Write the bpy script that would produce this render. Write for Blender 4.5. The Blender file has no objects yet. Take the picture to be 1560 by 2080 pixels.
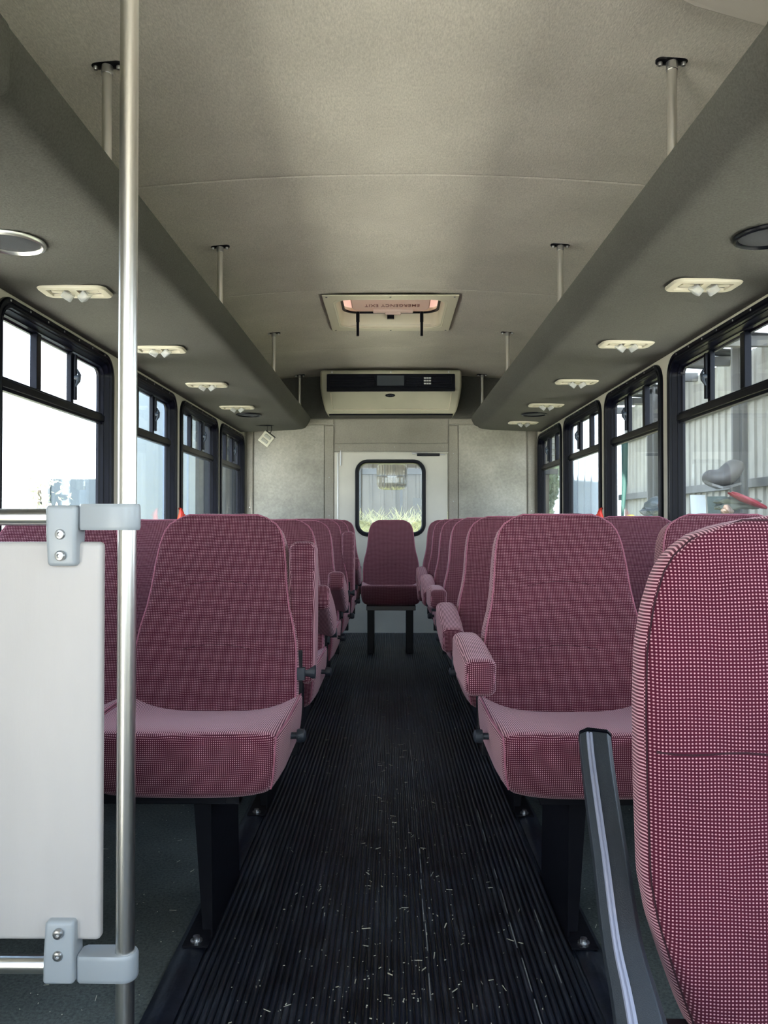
import bpy, bmesh, math, random
from mathutils import Vector, Matrix, Euler
random.seed(7)
PI = math.pi
C = bpy.context.scene.collection
S = bpy.context.scene

# ---------------------------------------------------------------- camera
cam = bpy.data.objects.new('camera', bpy.data.cameras.new('camera'))
C.objects.link(cam)
cam.location = (0, 0, 0.92)
cam.rotation_euler = (math.radians(90.806), 0, math.radians(0.586))
cam.data.sensor_fit = 'VERTICAL'; cam.data.sensor_height = 36
cam.data.lens = 1563 / 2080 * 36
cam.data.clip_start = 0.03; cam.data.clip_end = 300
S.camera = cam
# ---------------------------------------------------------------- world, sun, exposure
S.view_settings.view_transform = 'Standard'; S.view_settings.look = 'None'
S.view_settings.gamma = 1; S.view_settings.use_curve_mapping = False
S.view_settings.exposure = 1.6
S.cycles.diffuse_bounces = 3
W = bpy.data.worlds.new('sky'); S.world = W; W.use_nodes = True
nt = W.node_tree; nt.nodes.clear()
wo = nt.nodes.new('ShaderNodeOutputWorld'); bg = nt.nodes.new('ShaderNodeBackground')
tc = nt.nodes.new('ShaderNodeTexCoord'); sx = nt.nodes.new('ShaderNodeSeparateXYZ'); cr = nt.nodes.new('ShaderNodeValToRGB')
nt.links.new(tc.outputs['Generated'], sx.inputs[0]); nt.links.new(sx.outputs['Z'], cr.inputs[0])
cr.color_ramp.elements[0].position = 0.0; cr.color_ramp.elements[0].color = (0.90, 0.95, 1.0, 1)
cr.color_ramp.elements[1].position = 0.8; cr.color_ramp.elements[1].color = (0.45, 0.66, 1.0, 1)
nt.links.new(cr.outputs[0], bg.inputs[0]); bg.inputs[1].default_value = 2.1
nt.links.new(bg.outputs[0], wo.inputs[0])
sun = bpy.data.objects.new('sun', bpy.data.lights.new('sun', 'SUN')); C.objects.link(sun)
sun.data.energy = 13.0; sun.data.angle = 0.02; sun.data.color = (1, 0.94, 0.86)
sun.rotation_euler = Vector((-0.20, -0.36, 1.0)).to_track_quat('Z', 'Y').to_euler()
def portal(name, loc, rot, sx_, sy_):
    l = bpy.data.lights.new(name, 'AREA'); l.shape = 'RECTANGLE'; l.size = sx_; l.size_y = sy_
    l.cycles.is_portal = True
    o = bpy.data.objects.new(name, l); C.objects.link(o); o.location = loc; o.rotation_euler = rot
for i, (a, b) in enumerate([(1.42, 2.33), (2.43, 3.38), (3.46, 4.39), (4.48, 5.44), (5.52, 6.40)]):
    portal('window_portal', (-1.30, (a+b)/2, 1.235), (0, -PI/2, 0), 0.84, b-a)
    portal('window_portal', (1.28, (a+b)/2, 1.235), (0, PI/2, 0), 0.84, b-a)
portal('windshield_portal', (0, -1.22, 1.35), (PI/2, 0, 0), 2.1, 1.2)
portal('door_portal', (-1.29, -0.45, 1.0), (0, -PI/2, 0), 2.0, 1.0)

# ---------------------------------------------------------------- materials
def mat(name, col, rough=0.6, metal=0.0, spec=0.5, noise=0.0, nscale=60, bump=0.0, bscale=None, stretch=(1, 1, 1), extra=None):
    m = bpy.data.materials.new(name); m.use_nodes = True
    t = m.node_tree; p = t.nodes['Principled BSDF']
    p.inputs['Base Color'].default_value = (*col, 1); p.inputs['Roughness'].default_value = rough
    p.inputs['Metallic'].default_value = metal; p.inputs['Specular IOR Level'].default_value = spec
    if noise or bump:
        tc = t.nodes.new('ShaderNodeTexCoord'); mp = t.nodes.new('ShaderNodeMapping')
        mp.inputs['Scale'].default_value = stretch
        t.links.new(tc.outputs['Object'], mp.inputs[0])
    if noise:
        n = t.nodes.new('ShaderNodeTexNoise'); n.inputs['Scale'].default_value = nscale; n.inputs['Detail'].default_value = 4
        t.links.new(mp.outputs[0], n.inputs['Vector'])
        r = t.nodes.new('ShaderNodeValToRGB')
        r.color_ramp.elements[0].position = 0.3; r.color_ramp.elements[1].position = 0.7
        r.color_ramp.elements[0].color = (*[c*(1-noise) for c in col], 1)
        r.color_ramp.elements[1].color = (*[min(1, c*(1+noise)) for c in col], 1)
        t.links.new(n.outputs[0], r.inputs[0]); t.links.new(r.outputs[0], p.inputs['Base Color'])
    if bump:
        n2 = t.nodes.new('ShaderNodeTexNoise'); n2.inputs['Scale'].default_value = bscale or nscale; n2.inputs['Detail'].default_value = 3
        t.links.new(mp.outputs[0], n2.inputs['Vector'])
        b = t.nodes.new('ShaderNodeBump'); b.inputs['Strength'].default_value = bump; b.inputs['Distance'].default_value = 0.004
        t.links.new(n2.outputs[0], b.inputs['Height']); t.links.new(b.outputs[0], p.inputs['Normal'])
    return m

def felt(name, col, var=0.28, stain=0.18, stretch=(1, 1, 1), fine=230, stcol=None):
    """carpet-like lining: fine fibre noise + broad uneven wear"""
    m = mat(name, col, 0.95, spec=0.12)
    t = m.node_tree; p = t.nodes['Principled BSDF']
    tc = t.nodes.new('ShaderNodeTexCoord'); mp = t.nodes.new('ShaderNodeMapping'); mp.inputs['Scale'].default_value = stretch
    t.links.new(tc.outputs['Object'], mp.inputs[0])
    n = t.nodes.new('ShaderNodeTexNoise'); n.inputs['Scale'].default_value = fine; n.inputs['Detail'].default_value = 5; n.inputs['Roughness'].default_value = 0.7
    t.links.new(mp.outputs[0], n.inputs['Vector'])
    n2 = t.nodes.new('ShaderNodeTexNoise'); n2.inputs['Scale'].default_value = 2.6; n2.inputs['Detail'].default_value = 5
    t.links.new(tc.outputs['Object'], n2.inputs['Vector'])
    a = t.nodes.new('ShaderNodeMapRange'); a.inputs[1].default_value = 0.3; a.inputs[2].default_value = 0.7; a.inputs[3].default_value = 1-var; a.inputs[4].default_value = 1+var
    b = t.nodes.new('ShaderNodeMapRange'); b.inputs[1].default_value = 0.3; b.inputs[2].default_value = 0.7; b.inputs[3].default_value = 1-stain; b.inputs[4].default_value = 1+stain*0.5
    t.links.new(n.outputs[0], a.inputs[0]); t.links.new(n2.outputs[0], b.inputs[0])
    k = t.nodes.new('ShaderNodeMath'); k.operation = 'MULTIPLY'; t.links.new(a.outputs[0], k.inputs[0]); t.links.new(b.outputs[0], k.inputs[1])
    v = t.nodes.new('ShaderNodeVectorMath'); v.operation = 'SCALE'; v.inputs[0].default_value = col
    t.links.new(k.outputs[0], v.inputs['Scale']); t.links.new(v.outputs[0], p.inputs['Base Color'])
    bp = t.nodes.new('ShaderNodeBump'); bp.inputs['Strength'].default_value = 0.5; bp.inputs['Distance'].default_value = 0.002
    t.links.new(n.outputs[0], bp.inputs['Height']); t.links.new(bp.outputs[0], p.inputs['Normal'])
    return m

def weave(name, base, dot, pitch=0.0041, rad=0.33):
    m = mat(name, base, 0.92, spec=0.15)
    t = m.node_tree; p = t.nodes['Principled BSDF']
    uv = t.nodes.new('ShaderNodeUVMap'); uv.uv_map = 'UVMap'
    sc = t.nodes.new('ShaderNodeVectorMath'); sc.operation = 'SCALE'; sc.inputs['Scale'].default_value = 1/pitch
    wob = t.nodes.new('ShaderNodeTexNoise'); wob.inputs['Scale'].default_value = 9; wob.inputs['Detail'].default_value = 2
    t.links.new(uv.outputs[0], wob.inputs['Vector'])
    wv = t.nodes.new('ShaderNodeVectorMath'); wv.operation = 'MULTIPLY'; wv.inputs[1].default_value = (0, 0.010, 0)
    t.links.new(wob.outputs['Color'], wv.inputs[0])
    ad = t.nodes.new('ShaderNodeVectorMath'); ad.operation = 'ADD'
    t.links.new(uv.outputs[0], ad.inputs[0]); t.links.new(wv.outputs[0], ad.inputs[1])
    t.links.new(ad.outputs[0], sc.inputs[0])
    fr = t.nodes.new('ShaderNodeVectorMath'); fr.operation = 'FRACTION'; t.links.new(sc.outputs[0], fr.inputs[0])
    sb = t.nodes.new('ShaderNodeVectorMath'); sb.operation = 'SUBTRACT'; sb.inputs[1].default_value = (0.5, 0.5, 0); t.links.new(fr.outputs[0], sb.inputs[0])
    ml = t.nodes.new('ShaderNodeVectorMath'); ml.operation = 'MULTIPLY'; ml.inputs[1].default_value = (0.98, 1.12, 0); t.links.new(sb.outputs[0], ml.inputs[0])
    ln = t.nodes.new('ShaderNodeVectorMath'); ln.operation = 'LENGTH'; t.links.new(ml.outputs[0], ln.inputs[0])
    mr = t.nodes.new('ShaderNodeMapRange'); mr.inputs[1].default_value = rad; mr.inputs[2].default_value = rad-0.17; mr.inputs[3].default_value = 0; mr.inputs[4].default_value = 1
    t.links.new(ln.outputs['Value'], mr.inputs[0])
    # base colour slightly uneven (wear)
    n = t.nodes.new('ShaderNodeTexNoise'); n.inputs['Scale'].default_value = 7; n.inputs['Detail'].default_value = 4
    tc = t.nodes.new('ShaderNodeTexCoord'); t.links.new(tc.outputs['Object'], n.inputs['Vector'])
    mb = t.nodes.new('ShaderNodeMix'); mb.data_type = 'RGBA'
    mb.inputs[6].default_value = (*[c*0.72 for c in base], 1); mb.inputs[7].default_value = (*[c*1.35 for c in base], 1)
    t.links.new(n.outputs[0], mb.inputs[0])
    mx = t.nodes.new('ShaderNodeMix'); mx.data_type = 'RGBA'
    t.links.new(mr.outputs[0], mx.inputs[0]); t.links.new(mb.outputs[2], mx.inputs[6]); mx.inputs[7].default_value = (*dot, 1)
    t.links.new(mx.outputs[2], p.inputs['Base Color'])
    p.inputs['Sheen Weight'].default_value = 0.25; p.inputs['Sheen Roughness'].default_value = 0.5
    p.inputs['Sheen Tint'].default_value = (1, 0.75, 0.8, 1)
    bp = t.nodes.new('ShaderNodeBump'); bp.inputs['Strength'].default_value = 0.35; bp.inputs['Distance'].default_value = 0.0006
    t.links.new(mr.outputs[0], bp.inputs['Height']); t.links.new(bp.outputs[0], p.inputs['Normal'])
    return m

def glass(name, tint=(0.95, 0.97, 0.97), dirt=0.0):
    m = bpy.data.materials.new(name); m.use_nodes = True; t = m.node_tree; t.nodes.clear()
    o = t.nodes.new('ShaderNodeOutputMaterial'); tr = t.nodes.new('ShaderNodeBsdfTransparent'); tr.inputs[0].default_value = (*tint, 1)
    g = t.nodes.new('ShaderNodeBsdfGlossy'); g.inputs['Roughness'].default_value = 0.02; g.inputs[0].default_value = (0.9, 0.95, 1, 1)
    lw = t.nodes.new('ShaderNodeLayerWeight'); lw.inputs[0].default_value = 0.5
    pw = t.nodes.new('ShaderNodeMath'); pw.operation = 'POWER'; pw.inputs[1].default_value = 5; t.links.new(lw.outputs['Facing'], pw.inputs[0])
    f = t.nodes.new('ShaderNodeMapRange'); f.inputs[3].default_value = 0.025; f.inputs[4].default_value = 0.7; t.links.new(pw.outputs[0], f.inputs[0])
    mx = t.nodes.new('ShaderNodeMixShader'); t.links.new(f.outputs[0], mx.inputs[0]); t.links.new(tr.outputs[0], mx.inputs[1]); t.links.new(g.outputs[0], mx.inputs[2])
    out = mx
    if dirt:
        d = t.nodes.new('ShaderNodeBsdfDiffuse'); d.inputs[0].default_value = (0.8, 0.82, 0.85, 1)
        n = t.nodes.new('ShaderNodeTexNoise'); n.inputs['Scale'].default_value = 6; n.inputs['Detail'].default_value = 8
        tc = t.nodes.new('ShaderNodeTexCoord'); t.links.new(tc.outputs['Object'], n.inputs['Vector'])
        r = t.nodes.new('ShaderNodeMapRange'); r.inputs[1].default_value = 0.4; r.inputs[2].default_value = 0.8; r.inputs[3].default_value = dirt*0.4; r.inputs[4].default_value = dirt*1.6
        t.links.new(n.outputs[0], r.inputs[0])
        m2 = t.nodes.new('ShaderNodeMixShader'); t.links.new(r.outputs[0], m2.inputs[0]); t.links.new(mx.outputs[0], m2.inputs[1]); t.links.new(d.outputs[0], m2.inputs[2])
        out = m2
    t.links.new(out.outputs[0], o.inputs[0])
    return m

M = {}
M['fabric'] = weave('maroon_weave', (0.066, 0.0055, 0.018), (0.62, 0.33, 0.37), rad=0.325)
M['piping'] = mat('pink_piping', (0.36, 0.12, 0.17), 0.85, noise=0.3, nscale=400)
M['thread'] = mat('dark_thread', (0.03, 0.004, 0.01), 0.9)
M['ceiling'] = felt('ceiling_felt', (0.60, 0.56, 0.485), 0.20, 0.12, (1.6, 0.5, 1), 160)
M['rack'] = felt('rack_felt', (0.115, 0.113, 0.100), 0.22, 0.10, (1, 1, 1), 190)
M['panel'] = felt('rear_panel_felt', (0.44, 0.42, 0.36), 0.16, 0.30, (1, 1, 1), 60)
M['trimfelt'] = felt('trim_felt', (0.38, 0.355, 0.30), 0.12, 0.22, (1, 1, 1), 90)
M['carpet'] = felt('floor_carpet', (0.115, 0.130, 0.122), 0.45, 0.35, (1, 1, 1), 150)
M['rubber'] = mat('ribbed_rubber', (0.009, 0.012, 0.020), 0.38, spec=0.5, noise=0.5, nscale=12, bump=0.15, bscale=90)
_t = M['rubber'].node_tree; _p = _t.nodes['Principled BSDF']; _old = _p.inputs['Base Color'].links[0].from_socket
_tc = _t.nodes.new('ShaderNodeTexCoord'); _mp = _t.nodes.new('ShaderNodeMapping'); _mp.inputs['Scale'].default_value = (1.0, 0.12, 1.0); _t.links.new(_tc.outputs['Object'], _mp.inputs[0])
_n = _t.nodes.new('ShaderNodeTexNoise'); _n.inputs['Scale'].default_value = 45; _n.inputs['Detail'].default_value = 6; _n.inputs['Roughness'].default_value = 0.75; _t.links.new(_mp.outputs[0], _n.inputs['Vector'])
_r = _t.nodes.new('ShaderNodeMapRange'); _r.inputs[1].default_value = 0.50; _r.inputs[2].default_value = 0.72; _r.inputs[3].default_value = 0.0; _r.inputs[4].default_value = 0.40; _t.links.new(_n.outputs[0], _r.inputs[0])
_m = _t.nodes.new('ShaderNodeMix'); _m.data_type = 'RGBA'; _t.links.new(_r.outputs[0], _m.inputs[0]); _t.links.new(_old, _m.inputs[6]); _m.inputs[7].default_value = (0.10, 0.11, 0.13, 1); _t.links.new(_m.outputs[2], _p.inputs['Base Color'])

M['cream'] = mat('cream_plastic', (0.66, 0.61, 0.47), 0.4)
M['wallcream'] = mat('cream_wall', (0.62, 0.58, 0.47), 0.5)
M['doorwhite'] = mat('door_white', (0.68, 0.655, 0.57), 0.35, noise=0.06, nscale=5)
M['black'] = mat('black_frame', (0.002, 0.0025, 0.006), 0.3, spec=0.16)
M['blackmetal'] = mat('black_painted_steel', (0.006, 0.006, 0.009), 0.35, spec=0.3, bump=0.08, bscale=120)
M['plastic'] = mat('dark_plastic', (0.026, 0.033, 0.042), 0.42, bump=0.2, bscale=700)
M['chrome'] = mat('brushed_steel', (0.82, 0.80, 0.76), 0.30, metal=1.0, spec=0.5)
M['steel'] = mat('bolt_steel', (0.55, 0.55, 0.55), 0.3, metal=1.0)
M['clamp'] = mat('grey_clamp_plastic', (0.42, 0.455, 0.48), 0.28)
M['vinyl'] = mat('white_vinyl', (0.60, 0.565, 0.54), 0.42, noise=0.04, nscale=8, bump=0.12, bscale=60, stretch=(1, 1, 0.25))
M['glass'] = glass('window_glass', (0.95, 0.98, 0.98), 0.007)
M['uglass'] = glass('vent_glass', (0.92, 0.95, 0.97), 0.03)
M['clear'] = glass('clear_lens', (0.9, 0.9, 0.86), 0.35)
M['pink'] = mat('pink_lid', (0.86, 0.58, 0.48), 0.5)
M['red'] = mat('red_plastic', (0.65, 0.04, 0.02), 0.4)
M['text'] = mat('brown_lettering', (0.20, 0.04, 0.03), 0.6)
M['speaker'] = mat('speaker_cloth', (0.035, 0.038, 0.045), 0.7, bump=0.3, bscale=600)
M['navy'] = mat('black_louver', (0.003, 0.004, 0.010), 0.4, spec=0.15)
M['acbody'] = mat('beige_ac_plastic', (0.44, 0.42, 0.31), 0.45, noise=0.1, nscale=3)
M['metalwhite'] = mat('pale_blue_metal', (0.54, 0.61, 0.68), 0.45)
M['corr'] = mat('corrugated_metal', (0.40, 0.39, 0.35), 0.5, noise=0.12, nscale=2)
M['corrdark'] = mat('grey_corrugated_metal', (0.045, 0.05, 0.062), 0.6, noise=0.2, nscale=2)
M['girt'] = mat('grey_steel_beam', (0.16, 0.16, 0.16), 0.6)
M['ground'] = mat('darkened_ground', (0.13, 0.13, 0.08), 0.95, noise=0.3, nscale=3, bump=0.3, bscale=20)  # colour kept dark in place of shade, so the rear gets little bounce
M['bounce_apron'] = mat('bounce_gravel', (0.72, 0.67, 0.57), 0.95, noise=0.15, nscale=3, bump=0.3, bscale=20)
M['tan'] = mat('tan_corrugated_metal', (0.27, 0.24, 0.19), 0.6, noise=0.15, nscale=2)
M['leafA'] = mat('green_leaves', (0.16, 0.25, 0.08), 0.6, noise=0.5, nscale=4)
M['straw'] = mat('dry_straw', (0.58, 0.55, 0.28), 0.8, noise=0.4, nscale=8)
M['crumb'] = mat('pale_crumbs', (0.55, 0.53, 0.42), 0.8)
M['bark'] = mat('bark', (0.09, 0.07, 0.05), 0.9)
# translucent lid and skylight sheets
for k, c in (('pinklid', (0.90, 0.72, 0.64)), ('skysheet', (0.9, 0.93, 0.95))):
    m = bpy.data.materials.new(k); m.use_nodes = True; t = m.node_tree; t.nodes.clear()
    o = t.nodes.new('ShaderNodeOutputMaterial'); a = t.nodes.new('ShaderNodeBsdfDiffuse'); b = t.nodes.new('ShaderNodeBsdfTranslucent')
    a.inputs[0].default_value = (*c, 1); b.inputs[0].default_value = (*c, 1)
    mx = t.nodes.new('ShaderNodeMixShader'); mx.inputs[0].default_value = 0.22 if k == 'pinklid' else 0.45
    t.links.new(a.outputs[0], mx.inputs[1]); t.links.new(b.outputs[0], mx.inputs[2]); t.links.new(mx.outputs[0], o.inputs[0]); M[k] = m
lens = bpy.data.materials.new('lens_glass'); lens.use_nodes = True
p = lens.node_tree.nodes['Principled BSDF']; p.inputs['Transmission Weight'].default_value = 1; p.inputs['Roughness'].default_value = 0.0; p.inputs['IOR'].default_value = 1.45; p.inputs['Base Color'].default_value = (0.98, 0.98, 0.95, 1)
M['lens'] = lens

# ---------------------------------------------------------------- helpers
def thing(name, label, cat, loc=(0, 0, 0), rotz=0, group=None):
    o = bpy.data.objects.new(name, None); C.objects.link(o); o.empty_display_size = 0.05
    o.location = loc; o.rotation_euler = (0, 0, rotz); o['label'] = label; o['category'] = cat
    if group: o['group'] = group
    return o
def tag(o, label, cat, group=None, kind=None):
    o['label'] = label; o['category'] = cat
    if group: o['group'] = group
    if kind: o['kind'] = kind
    return o
def fin(name, bm, m, parent=None, smooth=True, bevel=0, angle=40, loc=None, rot=None, label=None):
    bmesh.ops.remove_doubles(bm, verts=bm.verts, dist=1e-6)
    bmesh.ops.recalc_face_normals(bm, faces=bm.faces)
    uv = bm.loops.layers.uv.new('UVMap')
    for f in bm.faces:
        n = f.normal; ax, ay, az = abs(n.x), abs(n.y), abs(n.z)
        for l in f.loops:
            c = l.vert.co
            if ay >= 0.6: l[uv].uv = (c.x, c.z)
            elif ax >= az: l[uv].uv = (0.00205, c.z)
            elif n.z < -0.3: l[uv].uv = (c.x, c.y)
            else: l[uv].uv = (0.00205, c.x)
    me = bpy.data.meshes.new(name); bm.to_mesh(me); bm.free()
    me.materials.append(m)
    if smooth:
        me.shade_smooth()
        try: me.set_sharp_from_angle(angle=math.radians(angle))
        except Exception: pass
    o = bpy.data.objects.new(name, me); C.objects.link(o)
    if parent is not None: o.parent = parent
    if loc is not None: o.location = loc
    if rot is not None: o.rotation_euler = rot
    if bevel:
        b = o.modifiers.new('bevel', 'BEVEL'); b.width = bevel; b.segments = 2; b.limit_method = 'ANGLE'
    if label: o['label'] = label
    return o
def struct(name, bm, m, parent=None, **k):
    o = fin(name, bm, m, parent, **k)
    if parent is None: o['kind'] = 'structure'
    return o
def NB(): return bmesh.new()
def box(bm, x0, x1, y0, y1, z0, z1, mt=None):
    vs = [bm.verts.new(((x0, x1)[i & 1], (y0, y1)[i >> 1 & 1], (z0, z1)[i >> 2 & 1])) for i in range(8)]
    if mt is not None:
        for v in vs: v.co = mt @ v.co
    for f in ((0, 1, 3, 2), (4, 6, 7, 5), (0, 4, 5, 1), (2, 3, 7, 6), (0, 2, 6, 4), (1, 5, 7, 3)):
        bm.faces.new([vs[i] for i in f])
    return vs
def axis_coords(h, r, n, m=4):
    if r <= 0: return [-h + 2*h*i/n for i in range(n+1)]
    a = [-h + r*(1-math.tan(PI/4*(1-i/m))) for i in range(m)]
    mid = [-(h-r) + 2*(h-r)*i/n for i in range(n+1)]
    return a + mid + [-v for v in reversed(a)]
def rbox(bm, hx, hy, hz, r, n=(8, 8, 8), deform=None, m=4, mt=None):
    """rounded box of half sizes, deform(Vector)->Vector"""
    h = (hx, hy, hz); ac = [axis_coords(h[i], r, n[i], m) for i in range(3)]
    new = []
    def P(p):
        q = Vector([max(-(h[i]-r), min(h[i]-r, p[i])) for i in range(3)]); d = Vector(p)-q
        if d.length > 1e-9: q = q + d.normalized()*r
        if deform: q = deform(q)
        if mt is not None: q = mt @ q
        return q
    cache = {}
    for ax in range(3):
        u, v = (ax+1) % 3, (ax+2) % 3
        for s in (-1, 1):
            g = []
            for a in ac[u]:
                row = []
                for b in ac[v]:
                    p = [0, 0, 0]; p[ax] = s*h[ax]; p[u] = a; p[v] = b
                    k = tuple(round(x, 6) for x in p)
                    if k not in cache: cache[k] = bm.verts.new(P(p)); new.append(cache[k])
                    row.append(cache[k])
                g.append(row)
            for i in range(len(g)-1):
                for j in range(len(g[0])-1):
                    bm.faces.new((g[i][j], g[i+1][j], g[i+1][j+1], g[i][j+1]))
    return new
def tube(bm, pts, r, seg=12, cap=True, radii=None):
    pts = [Vector(p) for p in pts]; rings = []
    up = None
    for i, p in enumerate(pts):
        d = (pts[min(i+1, len(pts)-1)] - pts[max(i-1, 0)]).normalized()
        if up is None:
            up = Vector((0, 0, 1)) if abs(d.z) < 0.9 else Vector((1, 0, 0))
        a = (up - d*up.dot(d)).normalized(); up = a; b = d.cross(a)
        rr = radii[i] if radii else r
        rings.append([bm.verts.new(p + (a*math.cos(2*PI*k/seg) + b*math.sin(2*PI*k/seg))*rr) for k in range(seg)])
    for i in range(len(rings)-1):
        for k in range(seg):
            bm.faces.new((rings[i][k], rings[i][(k+1) % seg], rings[i+1][(k+1) % seg], rings[i+1][k]))
    if cap:
        bm.faces.new(rings[0]); bm.faces.new(rings[-1])
def rr(w, h, r, n=8):
    pts = []
    for cx, cy, a0 in ((w/2-r, h/2-r, 0), (-w/2+r, h/2-r, PI/2), (-w/2+r, -h/2+r, PI), (w/2-r, -h/2+r, 3*PI/2)):
        for i in range(n+1):
            a = a0 + PI/2*i/n; pts.append((cx+r*math.cos(a), cy+r*math.sin(a)))
    return pts
def sweep(bm, prof, w, h, r, mp, n=8, cap0=False, cap1=False, closed=False):
    loops = []
    for off, d in prof:
        loops.append([bm.verts.new(mp(u, v, d)) for u, v in rr(w-2*off, h-2*off, max(r-off, 0.004), n)])
    N = len(loops[0])
    rng = range(len(loops)) if closed else range(len(loops)-1)
    for i in rng:
        a, b = loops[i], loops[(i+1) % len(loops)]
        for k in range(N):
            bm.faces.new((a[k], a[(k+1) % N], b[(k+1) % N], b[k]))
    if cap0: bm.faces.new(loops[0])
    if cap1: bm.faces.new(loops[-1])
def plate(bm, outer, holes, mp, d0, d1):
    """flat plate with holes, thickness from d0 to d1"""
    t = bmesh.new(); es = []
    for lp in [outer]+holes:
        vs = [t.verts.new((a, b, 0)) for a, b in lp]
        for i in range(len(vs)): es.append(t.edges.new((vs[i], vs[(i+1) % len(vs)])))
    bmesh.ops.triangle_fill(t, use_beauty=True, use_dissolve=False, edges=es)
    t.verts.ensure_lookup_table()
    vsA = [bm.verts.new(mp(v.co.x, v.co.y, d0)) for v in t.verts]; vsB = [bm.verts.new(mp(v.co.x, v.co.y, d1)) for v in t.verts]
    for f in t.faces:
        ix = [v.index for v in f.verts]
        bm.faces.new([vsA[i] for i in ix]); bm.faces.new([vsB[i] for i in reversed(ix)])
    for e in t.edges:
        if len(e.link_faces) == 1:
            i, j = e.verts[0].index, e.verts[1].index
            bm.faces.new((vsA[i], vsA[j], vsB[j], vsB[i]))
    t.free()
def lathe(bm, prof, mp, seg=28):
    rings = [[bm.verts.new(mp(r*math.cos(2*PI*k/seg), r*math.sin(2*PI*k/seg), d)) for k in range(seg)] for r, d in prof]
    for i in range(len(rings)-1):
        for k in range(seg): bm.faces.new((rings[i][k], rings[i][(k+1) % seg], rings[i+1][(k+1) % seg], rings[i+1][k]))
    bm.faces.new(rings[0]); bm.faces.new(rings[-1])
def interp(tb, x):
    if x <= tb[0][0]: return tb[0][1]
    for (a, b), (c, d) in zip(tb, tb[1:]):
        if x <= c: return b + (d-b)*(x-a)/(c-a)
    return tb[-1][1]
def copy_tree(o, parent=None):
    c = o.copy(); C.objects.link(c); c.parent = parent
    for ch in list(o.children): copy_tree(ch, c)
    return c
def extrude_profile(bm, pts, y0, y1, ny=1, closed=True, cap=True):
    rings = [[bm.verts.new((x, y0+(y1-y0)*i/ny, z)) for x, z in pts] for i in range(ny+1)]
    n = len(pts)
    for i in range(ny):
        for k in range(n if closed else n-1):
            bm.faces.new((rings[i][k], rings[i][(k+1) % n], rings[i+1][(k+1) % n], rings[i+1][k]))
    if closed and cap:
        bm.faces.new(rings[0]); bm.faces.new(rings[-1])

XL, XR = -1.24, 1.22
YF, YR = -1.25, 6.45
WIN = [(1.40, 2.29), (2.375, 3.385), (3.465, 4.39), (4.475, 5.44), (5.52, 6.40)]
WZ0, WZ1 = 0.80, 1.648

# ================================================================ SETTING
# floor carpet + ribbed mat
bm = NB(); box(bm, XL, XR, YF, YR, -0.06, 0.0)
struct('floor', bm, M['carpet'])
bm = NB(); pts = [(-0.40, 0.001)]; p0 = 0.0137; nrib = 57; x = -0.395
for i in range(nrib):
    c = -0.39 + i*p0*1.0
    for a in (-0.0052, -0.0036, -0.001, 0.001, 0.0036, 0.0052):
        pts.append((c+a, 0.0052 + 0.0048*math.sqrt(max(0, 1-(a/0.0053)**2))))
    pts.append((c+0.0056, 0.003)); pts.append((c+0.0081, 0.003))
pts.append((0.392, 0.001))
extrude_profile(bm, pts, YF+0.02, YR-0.07, closed=True)
mt_ = tag(fin('ribbed_floor_mat', bm, M['rubber'], smooth=False), 'black rubber aisle mat with long ribs running to the rear door', 'floor mat')
for i, (xa, xb) in enumerate(((-0.462, -0.4005), (0.3925, 0.45))):
    bm = NB(); n = 7
    pr = [(xa, 0.0005)] + [(xa+(xb-xa)*k/n, 0.0015+0.011*math.sin(PI*(0.06+0.88*k/n))**0.6) for k in range(n+1)] + [(xb, 0.0005)]
    extrude_profile(bm, pr, YF+0.02, YR-0.09)
    struct('trim_%d' % (i+1), bm, M['rubber'])

# ceiling with hatch opening and seams
def cz(x): return 2.172 - 0.052*x*x
HX0, HX1, HY0, HY1 = -0.315, 0.30, 4.235, 4.845
def ceil_grid():
    bm = NB()
    xs = sorted(set([XL-0.02+ (XR-XL+0.04)*i/20 for i in range(21)] + [HX0, HX1]))
    ys = set([YF, YR+0.02, HY0, HY1]); seams = [0.0, 1.37, 2.75, 4.10, 5.48]
    for s_ in seams: ys |= {s_-0.012, s_-0.003, s_, s_+0.003, s_+0.012}
    y = YF
    while y < YR: ys.add(round(y, 3)); y += 0.18
    ys = sorted(ys)
    def zz(x, y):
        z = cz(x)
        for s_ in seams:
            if abs(y-s_) < 0.0035: z += 0.004*(1-abs(y-s_)/0.0036)
            if y > s_-0.02: pass
        z += 0.004*math.sin(y*2*PI/1.37)*math.cos(x*1.5)
        return z
    g = [[bm.verts.new((x, y, zz(x, y))) for x in xs] for y in ys]
    for j in range(len(ys)-1):
        for i in range(len(xs)-1):
            cx, cy = (xs[i]+xs[i+1])/2, (ys[j]+ys[j+1])/2
            if HX0 < cx < HX1 and HY0 < cy < HY1: continue
            bm.faces.new((g[j][i], g[j][i+1], g[j+1][i+1], g[j+1][i]))
    return bm
o = struct('ceiling', ceil_grid(), M['ceiling'], smooth=True, angle=60)
sd = o.modifiers.new('solid', 'SOLIDIFY'); sd.thickness = 0.02; sd.offset = 1
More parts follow.
